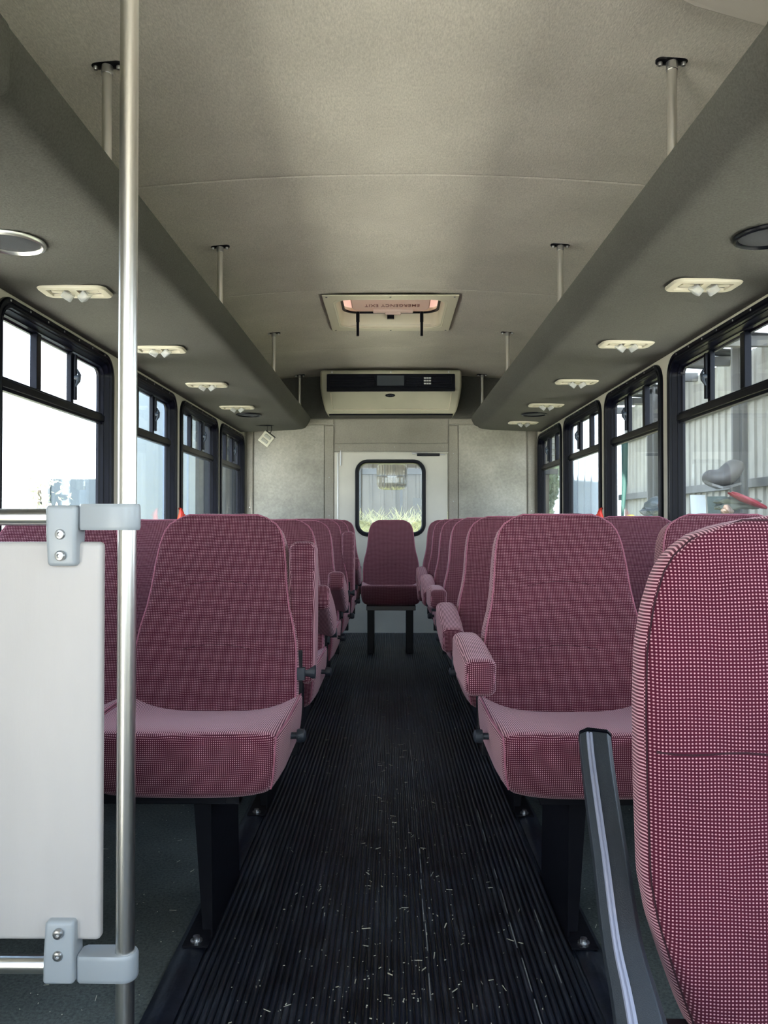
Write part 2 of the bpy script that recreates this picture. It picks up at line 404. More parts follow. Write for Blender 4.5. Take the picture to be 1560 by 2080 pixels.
# roof skin ribs, outside
# side walls
for side, xw, nm in ((-1, XL, 'left'), (1, XR, 'right')):
    bm = NB()
    holes = [[((a+b)/2+u, (WZ0+WZ1)/2+v) for u, v in rr(b-a-0.02, WZ1-WZ0-0.02, 0.085)] for a, b in WIN]
    outer = [(YF, 0.0), (YR+0.02, 0.0), (YR+0.02, 2.13), (YF, 2.13)] if side == 1 else [(0.05, 0.0), (YR+0.02, 0.0), (YR+0.02, 2.13), (YF, 2.13), (YF, 0.0), (-0.95, 0.0), (-0.95, 2.0), (0.05, 2.0)]
    outer = [(a, b-0.06 if b == 0.0 else b) for a, b in outer]
    if side == 1: holes.append([(0.2+u, 1.25+v) for u, v in rr(1.6, 0.8, 0.08)])
    plate(bm, outer, holes, lambda u, v, d: Vector((xw+side*d, u, v)), 0.0, 0.045)
    struct('wall_'+nm, bm, M['wallcream'], smooth=False)
# lower side wall carpet
for side, xw, nm in ((-1, XL, 'left'), (1, XR, 'right')):
    bm = NB(); box(bm, xw-side*0.012, xw-side*0.0005, 1.0, YR-0.03, 0.0, 0.775)
    struct('baseboard_'+nm, bm, M['rack'], smooth=False)
# front wall with windshield
bm = NB()
plate(bm, [(XL-0.04, -0.06), (XR+0.04, -0.06), (XR+0.04, 2.18), (XL-0.04, 2.18)], [[(u, 1.38+v) for u, v in rr(2.15, 1.15, 0.1)]], lambda u, v, d: Vector((u, YF-d, v)), 0, 0.05)
struct('wall_front', bm, M['wallcream'], smooth=False)

# windows
def window(n, side, xw, y0, y1, lever=False):
    w, h = y1-y0, WZ1-WZ0; cy, cz_ = (y0+y1)/2, (WZ0+WZ1)/2
    mp = lambda u, v, d: Vector((xw - side*d, cy+u, cz_+v))
    bm = NB()
    prof = [(0.012, -0.045), (0.0, -0.002), (0.0, 0.010), (0.004, 0.014), (0.016, 0.0145), (0.019, 0.009), (0.023, 0.009), (0.026, 0.013), (0.034, 0.013), (0.037, 0.004),
            (0.040, 0.004), (0.043, -0.004), (0.048, -0.016), (0.052, -0.016), (0.055, -0.028), (0.062, -0.034), (0.062, -0.045)]
    sweep(bm, prof, w, h, 0.095, mp, n=10, closed=True)
    root = bpy.data.objects.new('window_%d' % n, None); C.objects.link(root); root['kind'] = 'structure'
    fin('window_frame', bm, M['black'], root, angle=35)
    zt0, zt1 = 1.352-0.003, 1.395
    bm = NB()
    for a, b, d0, d1 in ((zt0, zt1, -0.04, -0.018), (zt0+0.010, zt1-0.010, -0.04, -0.008)):
        box(bm, xw-side*d0, xw-side*d1, y0+0.058, y1-0.058, a, b)
    fin('transom', bm, M['black'], root, smooth=False, bevel=0.002)
    g0, g1 = y0+0.060, y1-0.060
    def pane(a, b, z0, z1, m, d=-0.036):
        bm = NB(); box(bm, xw-side*d, xw-side*(d-0.003), a, b, z0, z1); fin('pane', bm, m, root, smooth=False)
    pane(g0, g1, WZ0+0.058, zt0+0.004, M['glass'])
    L = g1-g0
    m1, m2 = g0+L*0.31, g0+L*0.66
    zt = WZ1-0.058
    pane(g0, m1, zt1-0.004, zt, M['uglass']); pane(m1, m2, zt1-0.004, zt, M['glass'], -0.030); pane(m2, g1, zt1-0.004, zt, M['uglass'])
    bm = NB(); box(bm, xw+side*0.040, xw+side*0.014, m1-0.012, m1+0.022, zt1-0.002, zt+0.002); fin('mullion', bm, M['black'], root, smooth=False, bevel=0.002)
    bm = NB(); box(bm, xw+side*0.040, xw+side*0.020, m2-0.018, m2+0.006, zt1-0.002, zt+0.002); box(bm, xw+side*0.022, xw+side*0.008, m2-0.004, m2+0.012, zt1+0.012, zt-0.004); fin('mullion', bm, M['black'], root, smooth=False, bevel=0.002)
    bm = NB()
    zc = (zt1+zt)/2
    tube(bm, [(xw+side*0.006, m2+0.004, zc+0.035), (xw-side*0.004, m2+0.002, zc+0.012), (xw-side*0.004, m2-0.006, zc-0.012), (xw+side*0.006, m2-0.010, zc-0.035)], 0.005, 8, radii=[0.003, 0.007, 0.008, 0.003])
    lathe(bm, [(0.001, 0.006), (0.011, 0.006), (0.012, 0.0), (0.012, -0.012), (0.001, -0.012)], lambda a, b, d: Vector((xw-side*d, m2+a, zc+b)), 14)
    fin('latch', bm, M['plastic'], root)
    yy = y0+0.08
    while yy < y1-0.06:
        bm = NB(); lathe(bm, [(0.0005, 0.0165), (0.0035, 0.016), (0.0045, 0.0135)], lambda a, b, d: Vector((xw-side*d, yy+a, WZ1-0.012+b)), 8)
        fin('screw', bm, M['steel'], root)
        yy += 0.135
    if lever:
        # red release handle at the lower rear corner of the frame
        bm = NB(); by = y1 - 0.005
        tube(bm, [(xw-side*0.02, by, 0.905), (xw-side*0.035, by-0.012, 0.94), (xw-side*0.04, by-0.004, 0.975), (xw-side*0.03, by+0.012, 0.997), (xw-side*0.018, by+0.02, 1.004)], 0.01, 10, radii=[0.014, 0.018, 0.015, 0.010, 0.006])
        box(bm, xw-side*0.012, xw-side*0.028, by-0.02, by+0.03, 0.86, 0.915)
        lathe(bm, [(0.0005, 0.062), (0.005, 0.06), (0.006, 0.05)], lambda a, b, d: Vector((xw-side*d, by-0.004+a, 0.965+b)), 8)
        fin('release_handle', bm, M['red'], root, bevel=0.002)
n = 1
for side, xw in ((-1, XL), (1, XR)):
    for i, (a, b) in enumerate(WIN):
        window(n, side, xw, a, b, lever=(i in (2,))); n += 1
# windshield & driver glass
root = bpy.data.objects.new('window_11', None); C.objects.link(root); root['kind'] = 'structure'
bm = NB(); sweep(bm, [(0.0, -0.06), (0.0, 0.012), (0.03, 0.012), (0.035, -0.06)], 2.19, 1.19, 0.11, lambda u, v, d: Vector((u, YF+d, 1.38+v)), closed=True)
fin('window_frame', bm, M['black'], root)
bm = NB(); box(bm, -1.06, 1.06, YF-0.03, YF-0.025, 0.82, 1.94); fin('pane', bm, M['glass'], root, smooth=False)
root = bpy.data.objects.new('window_12', None); C.objects.link(root); root['kind'] = 'structure'
bm = NB(); sweep(bm, [(0.0, -0.05), (0.0, 0.012), (0.03, 0.012), (0.035, -0.05)], 1.64, 0.84, 0.1, lambda u, v, d: Vector((XR-d, 0.2+u, 1.25+v)), closed=True)
fin('window_frame', bm, M['black'], root)
bm = NB(); box(bm, XR+0.026, XR+0.03, -0.58, 0.98, 0.86, 1.64); fin('pane', bm, M['glass'], root, smooth=False)

# rear wall : panels, door
DX0, DX1, DZ = -0.483, 0.472, 1.512
bm = NB()
plate(bm, [(XL-0.04, -0.06), (DX0, -0.06), (DX0, DZ), (DX1, DZ), (DX1, -0.06), (XR+0.04, -0.06), (XR+0.04, 2.19), (XL-0.04, 2.19)], [], lambda u, v, d: Vector((u, YR+d, v)), 0, 0.05)
struct('wall_rear', bm, M['panel'], smooth=False)
def rp(n, x0, x1, z0, z1, t, m, bev=0.004):
    bm = NB(); box(bm, x0, x1, YR-t, YR-0.0005, z0, z1)
    return struct('trim_%d' % n, bm, M[m], smooth=False, bevel=bev)
rp(3, -1.222, -1.165, 0.0, 1.70, 0.022, 'trimfelt', 0.010)
rp(4, -1.155, -0.568, 0.0, 1.742, 0.008, 'panel')
rp(5, -0.560, -0.488, 0.0, 1.735, 0.018, 'trimfelt')
rp(6, -0.483, 0.472, 1.590, 1.790, 0.006, 'trimfelt')
rp(7, -0.484, 0.473, 1.520, 1.583, 0.016, 'trimfelt')
rp(8, 0.478, 0.550, 0.0, 1.735, 0.018, 'trimfelt')
rp(9, 0.558, 1.125, 0.0, 1.742, 0.008, 'panel')
rp(10, 1.135, 1.200, 0.0, 1.70, 0.022, 'trimfelt', 0.010)
rp(11, -1.20, -0.49, 1.748, 1.79, 0.014, 'trimfelt')
rp(12, 0.478, 1.20, 1.748, 1.79, 0.014, 'trimfelt')
rp(13, -1.22, 1.20, 1.795, 2.16, 0.006, 'rack')  # darker felt carries the shade on the upper wall around the air conditioner
# screws in trim
nt_ = 20
for x, z in ((-0.525, 1.70), (-0.525, 1.30), (-0.525, 0.98), (-0.44, 1.555), (0.02, 1.555), (0.43, 1.555), (0.515, 1.50), (0.515, 1.10), (-1.19, 1.05), (1.165, 1.02)):
    bm = NB(); lathe(bm, [(0.0005, 0.003), (0.004, 0.0025), (0.005, 0)], lambda a, b, d: Vector((x+a, YR-0.0165-d if abs(x) < 1 else YR-0.0225-d, z+b)), 8)
    struct('trim_%d' % nt_, bm, M['steel']); nt_ += 1
# rear door
door = bpy.data.objects.new('door_1', None); C.objects.link(door); door['kind'] = 'structure'; door['label'] = 'pale rear emergency door with rounded black framed window'
WXc, WZc, WW, WH = -0.012, 1.128, 0.592, 0.645
bm = NB()
plate(bm, [(DX0+0.032, 0.001), (DX1-0.006, 0.001), (DX1-0.006, DZ-0.008), (DX0+0.032, DZ-0.008)], [[(WXc+u, WZc+v) for u, v in rr(WW-0.05, WH-0.05, 0.08)]], lambda u, v, d: Vector((u, YR-0.004+d, v)), 0, 0.04)
fin('door_panel', bm, M['doorwhite'], door, smooth=False)
bm = NB(); box(bm, DX0, DX0+0.026, YR-0.008, YR+0.03, 0.02, DZ-0.004); box(bm, DX0, DX1, YR-0.002, YR+0.04, DZ-0.007, DZ)
fin('door_jamb', bm, M['doorwhite'], door, smooth=False)
bm = NB(); mpw = lambda u, v, d: Vector((WXc+u, YR-0.004-d, WZc+v))
sweep(bm, [(0.0, -0.03), (0.0, 0.010), (0.006, 0.018), (0.022, 0.018), (0.030, 0.010), (0.034, -0.01), (0.036, -0.03)], WW, WH, 0.105, mpw, n=12, closed=True)
fin('window_gasket', bm, M['black'], door)
bm = NB(); box(bm, WXc-WW/2+0.03, WXc+WW/2-0.03, YR+0.012, YR+0.015, WZc-WH/2+0.03, WZc+WH/2-0.03)
fin('pane', bm, M['glass'], door, smooth=False)
# hinge line and door closer
bm = NB()
tube(bm, [(-0.4525, YR-0.008, 0.05), (-0.4525, YR-0.008, DZ-0.01)], 0.0035, 8)
tube(bm, [(-0.430, YR-0.012, 1.40), (-0.430, YR-0.012, 1.53)], 0.005, 8)
fin('hinge', bm, M['steel'], door)
bm = NB(); box(bm, 0.02+0.19, 0.40, YR-0.03, YR-0.012, 1.478, 1.500); fin('gas_strut', bm, M['blackmetal'], door, bevel=0.003)
bm = NB(); box(bm, 0.165, 0.30, YR-0.022, YR-0.012, 1.503, 1.508); box(bm, 0.40, 0.445, YR-0.026, YR-0.014, 1.485, 1.494); box(bm, 0.17, 0.215, YR-0.026, YR-0.014, 1.494, 1.502); fin('strut_bracket', bm, M['steel'], door, bevel=0.002)
bm = NB(); box(bm, DX0, DX1, YR+0.04, YR+0.12, -0.06, 0.03); box(bm, -0.14, -0.05, YR-0.03, YR-0.006, 0.0, 0.005); box(bm, 0.02, 0.10, YR-0.03, YR-0.006, 0.0, 0.004); fin('sill_and_leak_strips', bm, M['steel'], door, smooth=False)  # outer sill, plus bright strips standing in for daylight leaking under the door
# wide-angle lens stuck on the door glass
bm = NB(); gx = 14
def lensgrid(sign):
    g = []
    for j in range(gx+1):
        row = []
        for i in range(gx+1):
            u = -1+2*i/gx; v = -1+2*j/gx
            k = (abs(u)**6+abs(v)**6)**(1/6); mxk = max(abs(u), abs(v)); f = mxk/k if k > 0 else 1
            a, b = u*f*0.128, v*f*0.107
            d = 0.0015 + 0.028*(a*a+b*b)/(0.128**2+0.107**2)*1.0
            row.append(bm.verts.new((WXc+0.012+a, YR-0.010+sign*d, 0.92+0.384+b)))
        g.append(row)
    for j in range(gx):
        for i in range(gx): bm.faces.new((g[j][i], g[j][i+1], g[j+1][i+1], g[j+1][i]))
    return [g[0][i] for i in range(gx+1)] + [g[j][gx] for j in range(1, gx+1)] + [g[gx][i] for i in range(gx-1, -1, -1)] + [g[j][0] for j in range(gx-1, 0, -1)]
A_ = lensgrid(-1); B_ = lensgrid(0.05)
for i in range(len(A_)): bm.faces.new((A_[i], A_[(i+1) % len(A_)], B_[(i+1) % len(B_)], B_[i]))
tag(fin('wide_angle_lens', bm, M['lens']), 'clear square wide-angle lens stuck on the rear door glass', 'lens')

# ================================================================ RACKS
def rack(side, xw, xi, label):
    root = thing('overhead_rack', label, 'luggage rack', (xw, 3, 1.66))
    inv = root.matrix_world
    s = side
    # profile from wall to aisle (x measured from aisle centre)
    pr = [(abs(xw)-0.002, 1.662), (1.05, 1.668), (0.90, 1.674), (0.80, 1.679), (0.755, 1.684)]
    for k in range(1, 6):
        a = k/6*PI/2; pr.append((0.755-0.055*math.sin(a)*1.0, 1.684+0.030*(1-math.cos(a))))
    pr += [(xi+0.024, 1.722), (xi+0.010, 1.752), (xi, 1.778), (xi+0.001, 1.786), (xi+0.012, 1.788), (xi+0.022, 1.780), (0.745, 1.726), (abs(xw)-0.002, 1.722)]
    bm = NB(); pts = [(s*x, z) for x, z in pr]
    y0, y1 = YF+0.1, 6.30
    extrude_profile(bm, pts, y0, y1-0.03, ny=24, cap=False)
    bm.verts.ensure_lookup_table()
    n = len(pts); last = [v for v in bm.verts if abs(v.co.y-(y1-0.03)) < 1e-5]; first = [v for v in bm.verts if abs(v.co.y-y0) < 1e-5]
    cx, cz_ = sum(x for x, z in pts)/n, 1.715
    r2 = [bm.verts.new((cx+(v.co.x-cx)*0.985, y1, cz_+(v.co.z-cz_)*0.80)) for v in last]
    for k in range(n): bm.faces.new((last[k], last[(k+1) % n], r2[(k+1) % n], r2[k]))
    bm.faces.new(r2); bm.faces.new(first)
    for v in bm.verts: v.co -= Vector(root.location)
    fin('rack_shell', bm, M['rack'], root, angle=50)
    # padded block at the forward end of the rack
    bm = NB(); rbox(bm, 0.06, 0.55, 0.068, 0.025, (3, 8, 3), mt=Matrix.Translation(Vector((s*(xi+0.048), 0.775, 1.722))-Vector(root.location)))
    fin('end_block', bm, M['rack'], root)
    return root
rack(-1, XL, 0.668, 'long grey felt-covered overhead rack along the left windows')
rack(1, XR, 0.650, 'long grey felt-covered overhead rack along the right windows')

def stanchion_proto():
    root = thing('stanchion', 'x', 'support post')
    zc = 0.0
    bm = NB(); tube(bm, [(0, 0, -0.42), (0, 0, -0.02)], 0.0128, 20); fin('post', bm, M['chrome'], root)
    bm = NB(); tube(bm, [(0, 0, -0.028), (0, 0, -0.004)], 0.0150, 20); fin('collar', bm, M['steel'], root)
    bm = NB(); sweep(bm, [(0.0, 0.001), (0.0, -0.005), (0.002, -0.0065)], 0.086, 0.032, 0.0155, lambda u, v, d: Vector((u, v, d)), cap0=True, cap1=True); fin('mounting_plate', bm, M['blackmetal'], root)
    for sx_ in (-1, 1):
        bm = NB(); lathe(bm, [(0.0008, -0.016), (0.005, -0.0155), (0.0062, -0.012), (0.0062, -0.0065)], lambda a, b, d: Vector((sx_*0.031+a, b, d)), 12); fin('bolt', bm, M['steel'], root)
    return root
sp = None
ord_ = ['nearest', 'second', 'third', 'last']
for side, X_ in ((-1, -0.760), (1, 0.742)):
    for i, Y_ in enumerate((2.03, 3.38, 4.93, 6.33)):
        if sp is None: sp = stanchion_proto(); o = sp
        else: o = copy_tree(sp)
        o.location = (X_, Y_, cz(X_)+0.003 if i < 3 else cz(X_))
        o['label'] = '%s short steel post from ceiling down to the %s overhead rack' % (ord_[i], 'left' if side < 0 else 'right')
        o['group'] = 'steel posts holding the overhead racks'
        o.rotation_euler.z = random.uniform(-0.05, 0.05)

# reading lights
def light_proto():
    root = thing('reading_light', 'x', 'reading light')
    bm = NB(); mp = lambda u, v, d: Vector((u, v, -d))
    sweep(bm, [(0.0, 0.0), (0.0, 0.004), (0.004, 0.009), (0.012, 0.0105), (0.026, 0.0095), (0.029, 0.004), (0.031, 0.0)], 0.218, 0.118, 0.030, mp, n=8, closed=True)
    # bridge between the two pockets
    box(bm, -0.012, 0.012, -0.032, 0.032, -0.0085, -0.0005)
    fin('bezel', bm, M['cream'], root)
    bm = NB(); box(bm, -0.082, 0.082, -0.032, 0.032, -0.002, -0.0005); fin('pocket', bm, mat('pocket_grey', (0.20, 0.18, 0.15), 0.6), root, smooth=False)
    for k, (px, rz) in enumerate(((-0.024, 0.45), (0.030, -0.55))):
        bm = NB(); rbox(bm, 0.018, 0.016, 0.013, 0.005, (2, 2, 2), m=2)
        fin('lamp', bm, M['clear'], root, loc=(px, 0.0, -0.017), rot=(0.5, 0.5-k, rz))
        bm = NB(); box(bm, -0.02, 0.02, -0.012, 0.012, -0.0065, -0.0022); fin('lamp_arm', bm, M['cream'], root, loc=(px-0.03*(1-2*k), 0, 0), rot=(0, 0, rz*0.4), bevel=0.001)
    return root
lp = None
rdn = ['nearest', 'second', 'third', 'fourth', 'rearmost']
for side, X_, ys in ((-1, -1.02, (2.46, 3.29, 4.14, 4.95)), (1, 0.98, (2.42, 3.22, 4.08, 4.89, 5.74))):
    for i, Y_ in enumerate(ys):
        if lp is None: lp = light_proto(); o = lp
        else: o = copy_tree(lp)
        zr = interp([(0.755, 1.684), (0.80, 1.679), (0.90, 1.674), (1.05, 1.668), (1.24, 1.662)], abs(X_))
        o.location = (X_ if not (side < 0 and i > 0) else X_+0.02, Y_, zr-0.0003)
        o['label'] = '%s cream two-lamp reading light under the %s overhead rack' % (rdn[i], 'left' if side < 0 else 'right')
        o['group'] = 'cream reading lights under the racks'
        if side < 0: o.rotation_euler.z = 0.04
def speaker(X_, Y_, r, label, ring):
    zr = interp([(0.90, 1.674), (1.05, 1.668)], abs(X_))
    root = thing('ceiling_speaker', label, 'speaker', (X_, Y_, zr-0.0003))
    bm = NB(); seg = 40; pr = [(r, 0.0), (r, 0.003), (r*0.97, 0.008), (r*0.90, 0.010), (r*0.86, 0.006), (r*0.84, 0.0)]
    rings = [[bm.verts.new((a*math.cos(2*PI*k/seg), a*math.sin(2*PI*k/seg), -d)) for k in range(seg)] for a, d in pr]
    for i in range(len(rings)):
        for k in range(seg): bm.faces.new((rings[i][k], rings[i][(k+1) % seg], rings[(i+1) % len(rings)][(k+1) % seg], rings[(i+1) % len(rings)][k]))
    fin('speaker_ring', bm, M[ring], root)
    bm = NB(); lathe(bm, [(r*0.86, -0.0002), (r*0.8, 0.003), (r*0.4, 0.0045), (0.001, 0.005)], lambda a, b, d: Vector((a, b, -d)), 32); fin('speaker_grille', bm, M['speaker'], root)
speaker(-1.015, 2.03, 0.088, 'round speaker with chrome ring in the left rack near the camera', 'chrome')
speaker(0.985, 2.01, 0.088, 'round all-black speaker in the right rack near the camera', 'black')
speaker(-0.99, 5.30, 0.088, 'round black speaker in the left rack close to the rear wall', 'black')
speaker(0.98, 5.30, 0.088, 'round black speaker in the right rack close to the rear wall', 'black')

# dangling light
root = thing('dangling_light', 'cream two-lamp light unit dangling by its wire from the left rack', 'light fixture', (-0.965, 5.9, 1.565))
Rm = Matrix.Rotation(math.radians(38), 4, 'Y')
bm = NB(); rbox(bm, 0.047, 0.010, 0.047, 0.007, (3, 2, 3), m=2, mt=Rm); fin('bezel', bm, mat('bright_cream', (0.80, 0.77, 0.62), 0.4), root)
bm = NB(); box(bm, -0.044, 0.044, 0.008, 0.028, -0.040, 0.054, mt=Rm); fin('housing', bm, M['black'], root, smooth=False, bevel=0.003)
for k in (-1, 1):
    bm = NB(); rbox(bm, 0.028, 0.006, 0.0135, 0.005, (2, 2, 2), m=2, mt=Rm @ Matrix.Translation((0, -0.008, k*0.019))); fin('lamp', bm, mat('frosted_lamp', (0.50, 0.50, 0.42), 0.2), root)
bm = NB(); tube(bm, [(0.028, 0.012, 0.045), (0.040, 0.012, 0.075), (0.036, 0.01, 0.108)], 0.0028, 8); tube(bm, [(0.01, 0.012, 0.045), (0.006, 0.012, 0.08), (0.008, 0.01, 0.106)], 0.0012, 6); fin('wire', bm, M['black'], root)
bm = NB(); tube(bm, [(-0.085, 0.0, 0.1035), (-0.03, -0.012, 0.1025), (0.01, -0.008, 0.1025), (0.055, 0.012, 0.104)], 0.004, 8, radii=[0.001, 0.004, 0.005, 0.001]); fin('loose_seam', bm, M['black'], root)

# ================================================================ ROOF HATCH
hcx, hcy = (HX0+HX1)/2, (HY0+HY1)/2
root = thing('roof_hatch', 'cream framed square roof hatch with pinkish lid and upside-down EMERGENCY EXIT lettering', 'roof hatch', (hcx, hcy, 2.165))
mp = lambda u, v, d: Vector((u, v, -d))
bm = NB(); sweep(bm, [(0.045, -0.004), (0.045, 0.010), (0.052, 0.0155), (0.058, 0.0135), (0.066, 0.0), (0.072, -0.03), (0.074, -0.088), (0.064, -0.088), (0.06, -0.004)], 0.745, 0.745, 0.125, mp, n=10, closed=True)
for v in bm.verts:
    if max(abs(v.co.x), abs(v.co.y)) > 0.32 and v.co.z < 0.005:  # square the outer flange
        pass
fin('hatch_well', bm, M['cream'], root)
bm = NB()
plate(bm, [(-0.374, -0.382), (0.374, -0.382), (0.374, 0.382), (-0.374, 0.382)], [rr(0.615, 0.615, 0.10, 10)], lambda u, v, d: Vector((u, v, -0.006-d)), 0, 0.008)
fin('hatch_frame', bm, M['cream'], root, smooth=False, bevel=0.003)
for sx_ in (-0.35, 0, 0.35):
    for sy_ in (-0.36, 0.36): bm = NB(); lathe(bm, [(0.0005, 0.0175), (0.005, 0.0165), (0.006, 0.014)], lambda a, b, d: Vector((sx_+a, sy_+b, -d)), 8); fin('screw', bm, M['girt'], root)
bm = NB(); sweep(bm, [(0, -0.085), (0, -0.075), (0.016, -0.075), (0.016, -0.085)], 0.60, 0.60, 0.10, mp, closed=True); fin('seal', bm, M['black'], root)
bm = NB(); box(bm, -0.34, 0.34, -0.34, 0.34, 0.112, 0.115); fin('outer_lid', bm, M['pinklid'], root, smooth=False)
bm = NB()
plate(bm, rr(0.70, 0.70, 0.1), [rr(0.60, 0.60, 0.08)], lambda u, v, d: Vector((u, v, d)), 0.088, 0.112); fin('outer_curb', bm, M['cream'], root, smooth=False)
bm = NB(); sweep(bm, [(0.03, -0.110), (0.0, -0.110), (0.0, -0.090), (0.006, -0.084), (0.03, -0.083)], 0.48, 0.545, 0.06, mp, cap0=True, cap1=True); fin('lid_pan', bm, M['pinklid'], root)
bm = NB(); rbox(bm, 0.125, 0.022, 0.010, 0.006, (2, 2, 2), m=2, mt=Matrix.Translation((0.015, 0.245, 0.078))); rbox(bm, 0.05, 0.016, 0.014, 0.006, (2, 2, 2), m=2, mt=Matrix.Translation((0.015, 0.255, 0.072))); fin('latch_plate', bm, M['pinklid'], root)
bm = NB(); box(bm, -0.022, 0.022, 0.262, 0.285, 0.035, 0.060); fin('latch', bm, M['black'], root, smooth=False, bevel=0.002)
for hx in (-0.195, 0.185):
    bm = NB(); tube(bm, [(0, 0, -0.010), (0, 0.0, -0.07), (0, 0, -0.072), (0, -0.002, -0.155)], 0.009, 10, radii=[0.0105, 0.0105, 0.0085, 0.008]); o = fin('pull_handle', bm, M['black'], root, loc=(hx, 0.02, 0.02))
cu = bpy.data.curves.new('lettering', 'FONT'); cu.body = 'EMERGENCY EXIT'; cu.align_x = 'CENTER'; cu.size = 0.046; cu.extrude = 0.0004; cu.offset = 0.0004; cu.space_character = 1.12
to = bpy.data.objects.new('tmp', cu); C.objects.link(to)
dg = bpy.context.evaluated_depsgraph_get(); me = bpy.data.meshes.new_from_object(to.evaluated_get(dg)); bpy.data.objects.remove(to)
wx = max(v.co.x for v in me.vertices)-min(v.co.x for v in me.vertices); k = 0.335/wx
for v in me.vertices: v.co = Vector((-v.co.x*k+0.01, v.co.y*1.6-0.0, -v.co.z))
me.materials.clear(); me.materials.append(M['text'])
lt = bpy.data.objects.new('lettering', me); C.objects.link(lt); lt.parent = root; lt.location = (0, 0.118, 0.0815)

# ================================================================ AIR CONDITIONER
root = thing('air_conditioner', 'beige air conditioner with black louvered front above the rear door', 'air conditioner', (-0.008, 6.40, 2.14))
# local origin: x centre, y wall side, z ceiling
def acdef(p):
    t = (0.165 - (p.z+0.165))/0.33  # 0 top .. 1 bottom
    t = max(0, min(1, (-p.z)/0.33))
    k = 1 - 0.075*max(0, (t-0.35)/0.65)**1.6
    y = p.y
    if y < 0: y = y*(1-0.35*max(0, t-0.45)/0.55)
    return Vector((p.x*k, y, p.z))
bm = NB(); rbox(bm, 0.565, 0.16, 0.170, 0.022, (10, 6, 10), mt=None, deform=lambda p: acdef(Vector((p.x, p.y, p.z-0.170)))+Vector((0, -0.125, 0)))
fin('body', bm, M['acbody'], root)
def fy(z):  # front y at depth z below top
    t = max(0, min(1, -z/0.33)); return -0.16*(1-0.35*max(0, t-0.45)/0.55)-0.125
bm = NB(); mpa = lambda u, v, d: Vector((u, fy(-0.11)-d, -0.105+v))
sweep(bm, [(0.0, 0.0), (0.0, 0.004), (0.004, 0.005)], 1.02, 0.140, 0.008, mpa, cap1=True, cap0=True); fin('louver_panel', bm, M['navy'], root, smooth=False)
for a, b in ((-0.49, -0.12), (0.115, 0.49)):
    bm = NB()
    sweep(bm, [(0.0, 0.005), (0.0, 0.012), (0.008, 0.012), (0.008, 0.005)], b-a, 0.075, 0.006, lambda u, v, d: Vector(((a+b)/2+u, fy(-0.11)-d, -0.088+v)), closed=True)
    for q in range(5): box(bm, a+0.01, b-0.01, fy(-0.11)-0.010, fy(-0.11)-0.005, -0.115+q*0.0135, -0.112+q*0.0135)
    fin('vent', bm, M['black'], root, smooth=False)
bm = NB(); box(bm, -0.51, 0.51, fy(-0.11)-0.02, fy(-0.11)-0.004, -0.176, -0.142); fin('louver_lip', bm, M['black'], root, smooth=False, bevel=0.004)
bm = NB(); box(bm, -0.11, 0.105, fy(-0.11)-0.008, fy(-0.11)-0.005, -0.128, -0.048); fin('centre_cover', bm, mat('slate_plastic', (0.03, 0.04, 0.05), 0.4), root, smooth=False)
bm = NB()
for q in range(3):
    for w_ in range(3): box(bm, 0.262+w_*0.020, 0.262+w_*0.020+0.017, fy(-0.11)-0.0135, fy(-0.11)-0.0115, -0.075-q*0.022, -0.063-q*0.022)
fin('control_label', bm, mat('label_white', (0.55, 0.56, 0.55), 0.5), root, smooth=False)
bm = NB(); lathe(bm, [(1.0, -0.003), (1.0, 0.003), (0.9, 0.006), (0.01, 0.006)], lambda u, v, d: Vector((u*0.039-0.005, fy(-0.2)-d+0.001, -0.202+v*0.0145)), 32); fin('oval_badge', bm, M['black'], root)
bm = NB()
pp = [Vector((-0.03+0.05*i/12, fy(-0.2)-0.0055, -0.203+0.003*math.sin(i*1.6))) for i in range(13)]; tube(bm, pp, 0.0009, 5); fin('badge_script', bm, mat('badge_grey', (0.12, 0.14, 0.2), 0.4), root)
def rl(z): return fy(z)
bm = NB()
for xa in (-0.475, 0.475):
    tube(bm, [(xa*1.01, rl(-0.05)-0.002, -0.185), (xa, rl(-0.25)-0.003, -0.25), (xa*0.975, rl(-0.31)-0.003, -0.312)], 0.004, 8)
tube(bm, [(-0.463, rl(-0.31)-0.003, -0.312), (0.463, rl(-0.31)-0.003, -0.312)], 0.004, 8)
fin('panel_rim', bm, M['cream'], root)
for xa in (-0.47, 0, 0.46): bm = NB(); lathe(bm, [(0.0005, 0.005), (0.007, 0.004), (0.009, 0)], lambda a, b, d: Vector((xa+a, fy(0)-d, -0.018+b)), 10); fin('screw', bm, M['steel'], root)
bm = NB(); box(bm, -0.50, 0.50, -0.20, 0.0, -0.352, -0.338); fin('drip_tray', bm, M['black'], root, smooth=False)

# front cap panel at the upper right near camera
bm = NB()
pl = [(XR-0.02, 0.1), (XR-0.02, 1.86), (1.05, 1.85), (0.89, 1.825), (0.79, 1.80), (0.70, 1.775), (0.62, 1.73), (0.52, 1.66), (0.40, 1.55), (0.2, 1.35), (0.0, 1.2), (-0.3, 1.1), (-0.3, 0.1)]
vs = []
for d in (0.030, 0.012):
    vs.append([bm.verts.new((x, y, cz(x)-d)) for x, y in pl])
bm.faces.new(vs[0]); bm.faces.new(list(reversed(vs[1])))
for i in range(len(pl)): bm.faces.new((vs[0][i], vs[0][(i+1) % len(pl)], vs[1][(i+1) % len(pl)], vs[1][i]))
struct('trim_15', bm, mat('taupe_panel', (0.62, 0.57, 0.50), 0.55), smooth=False, bevel=0.004)

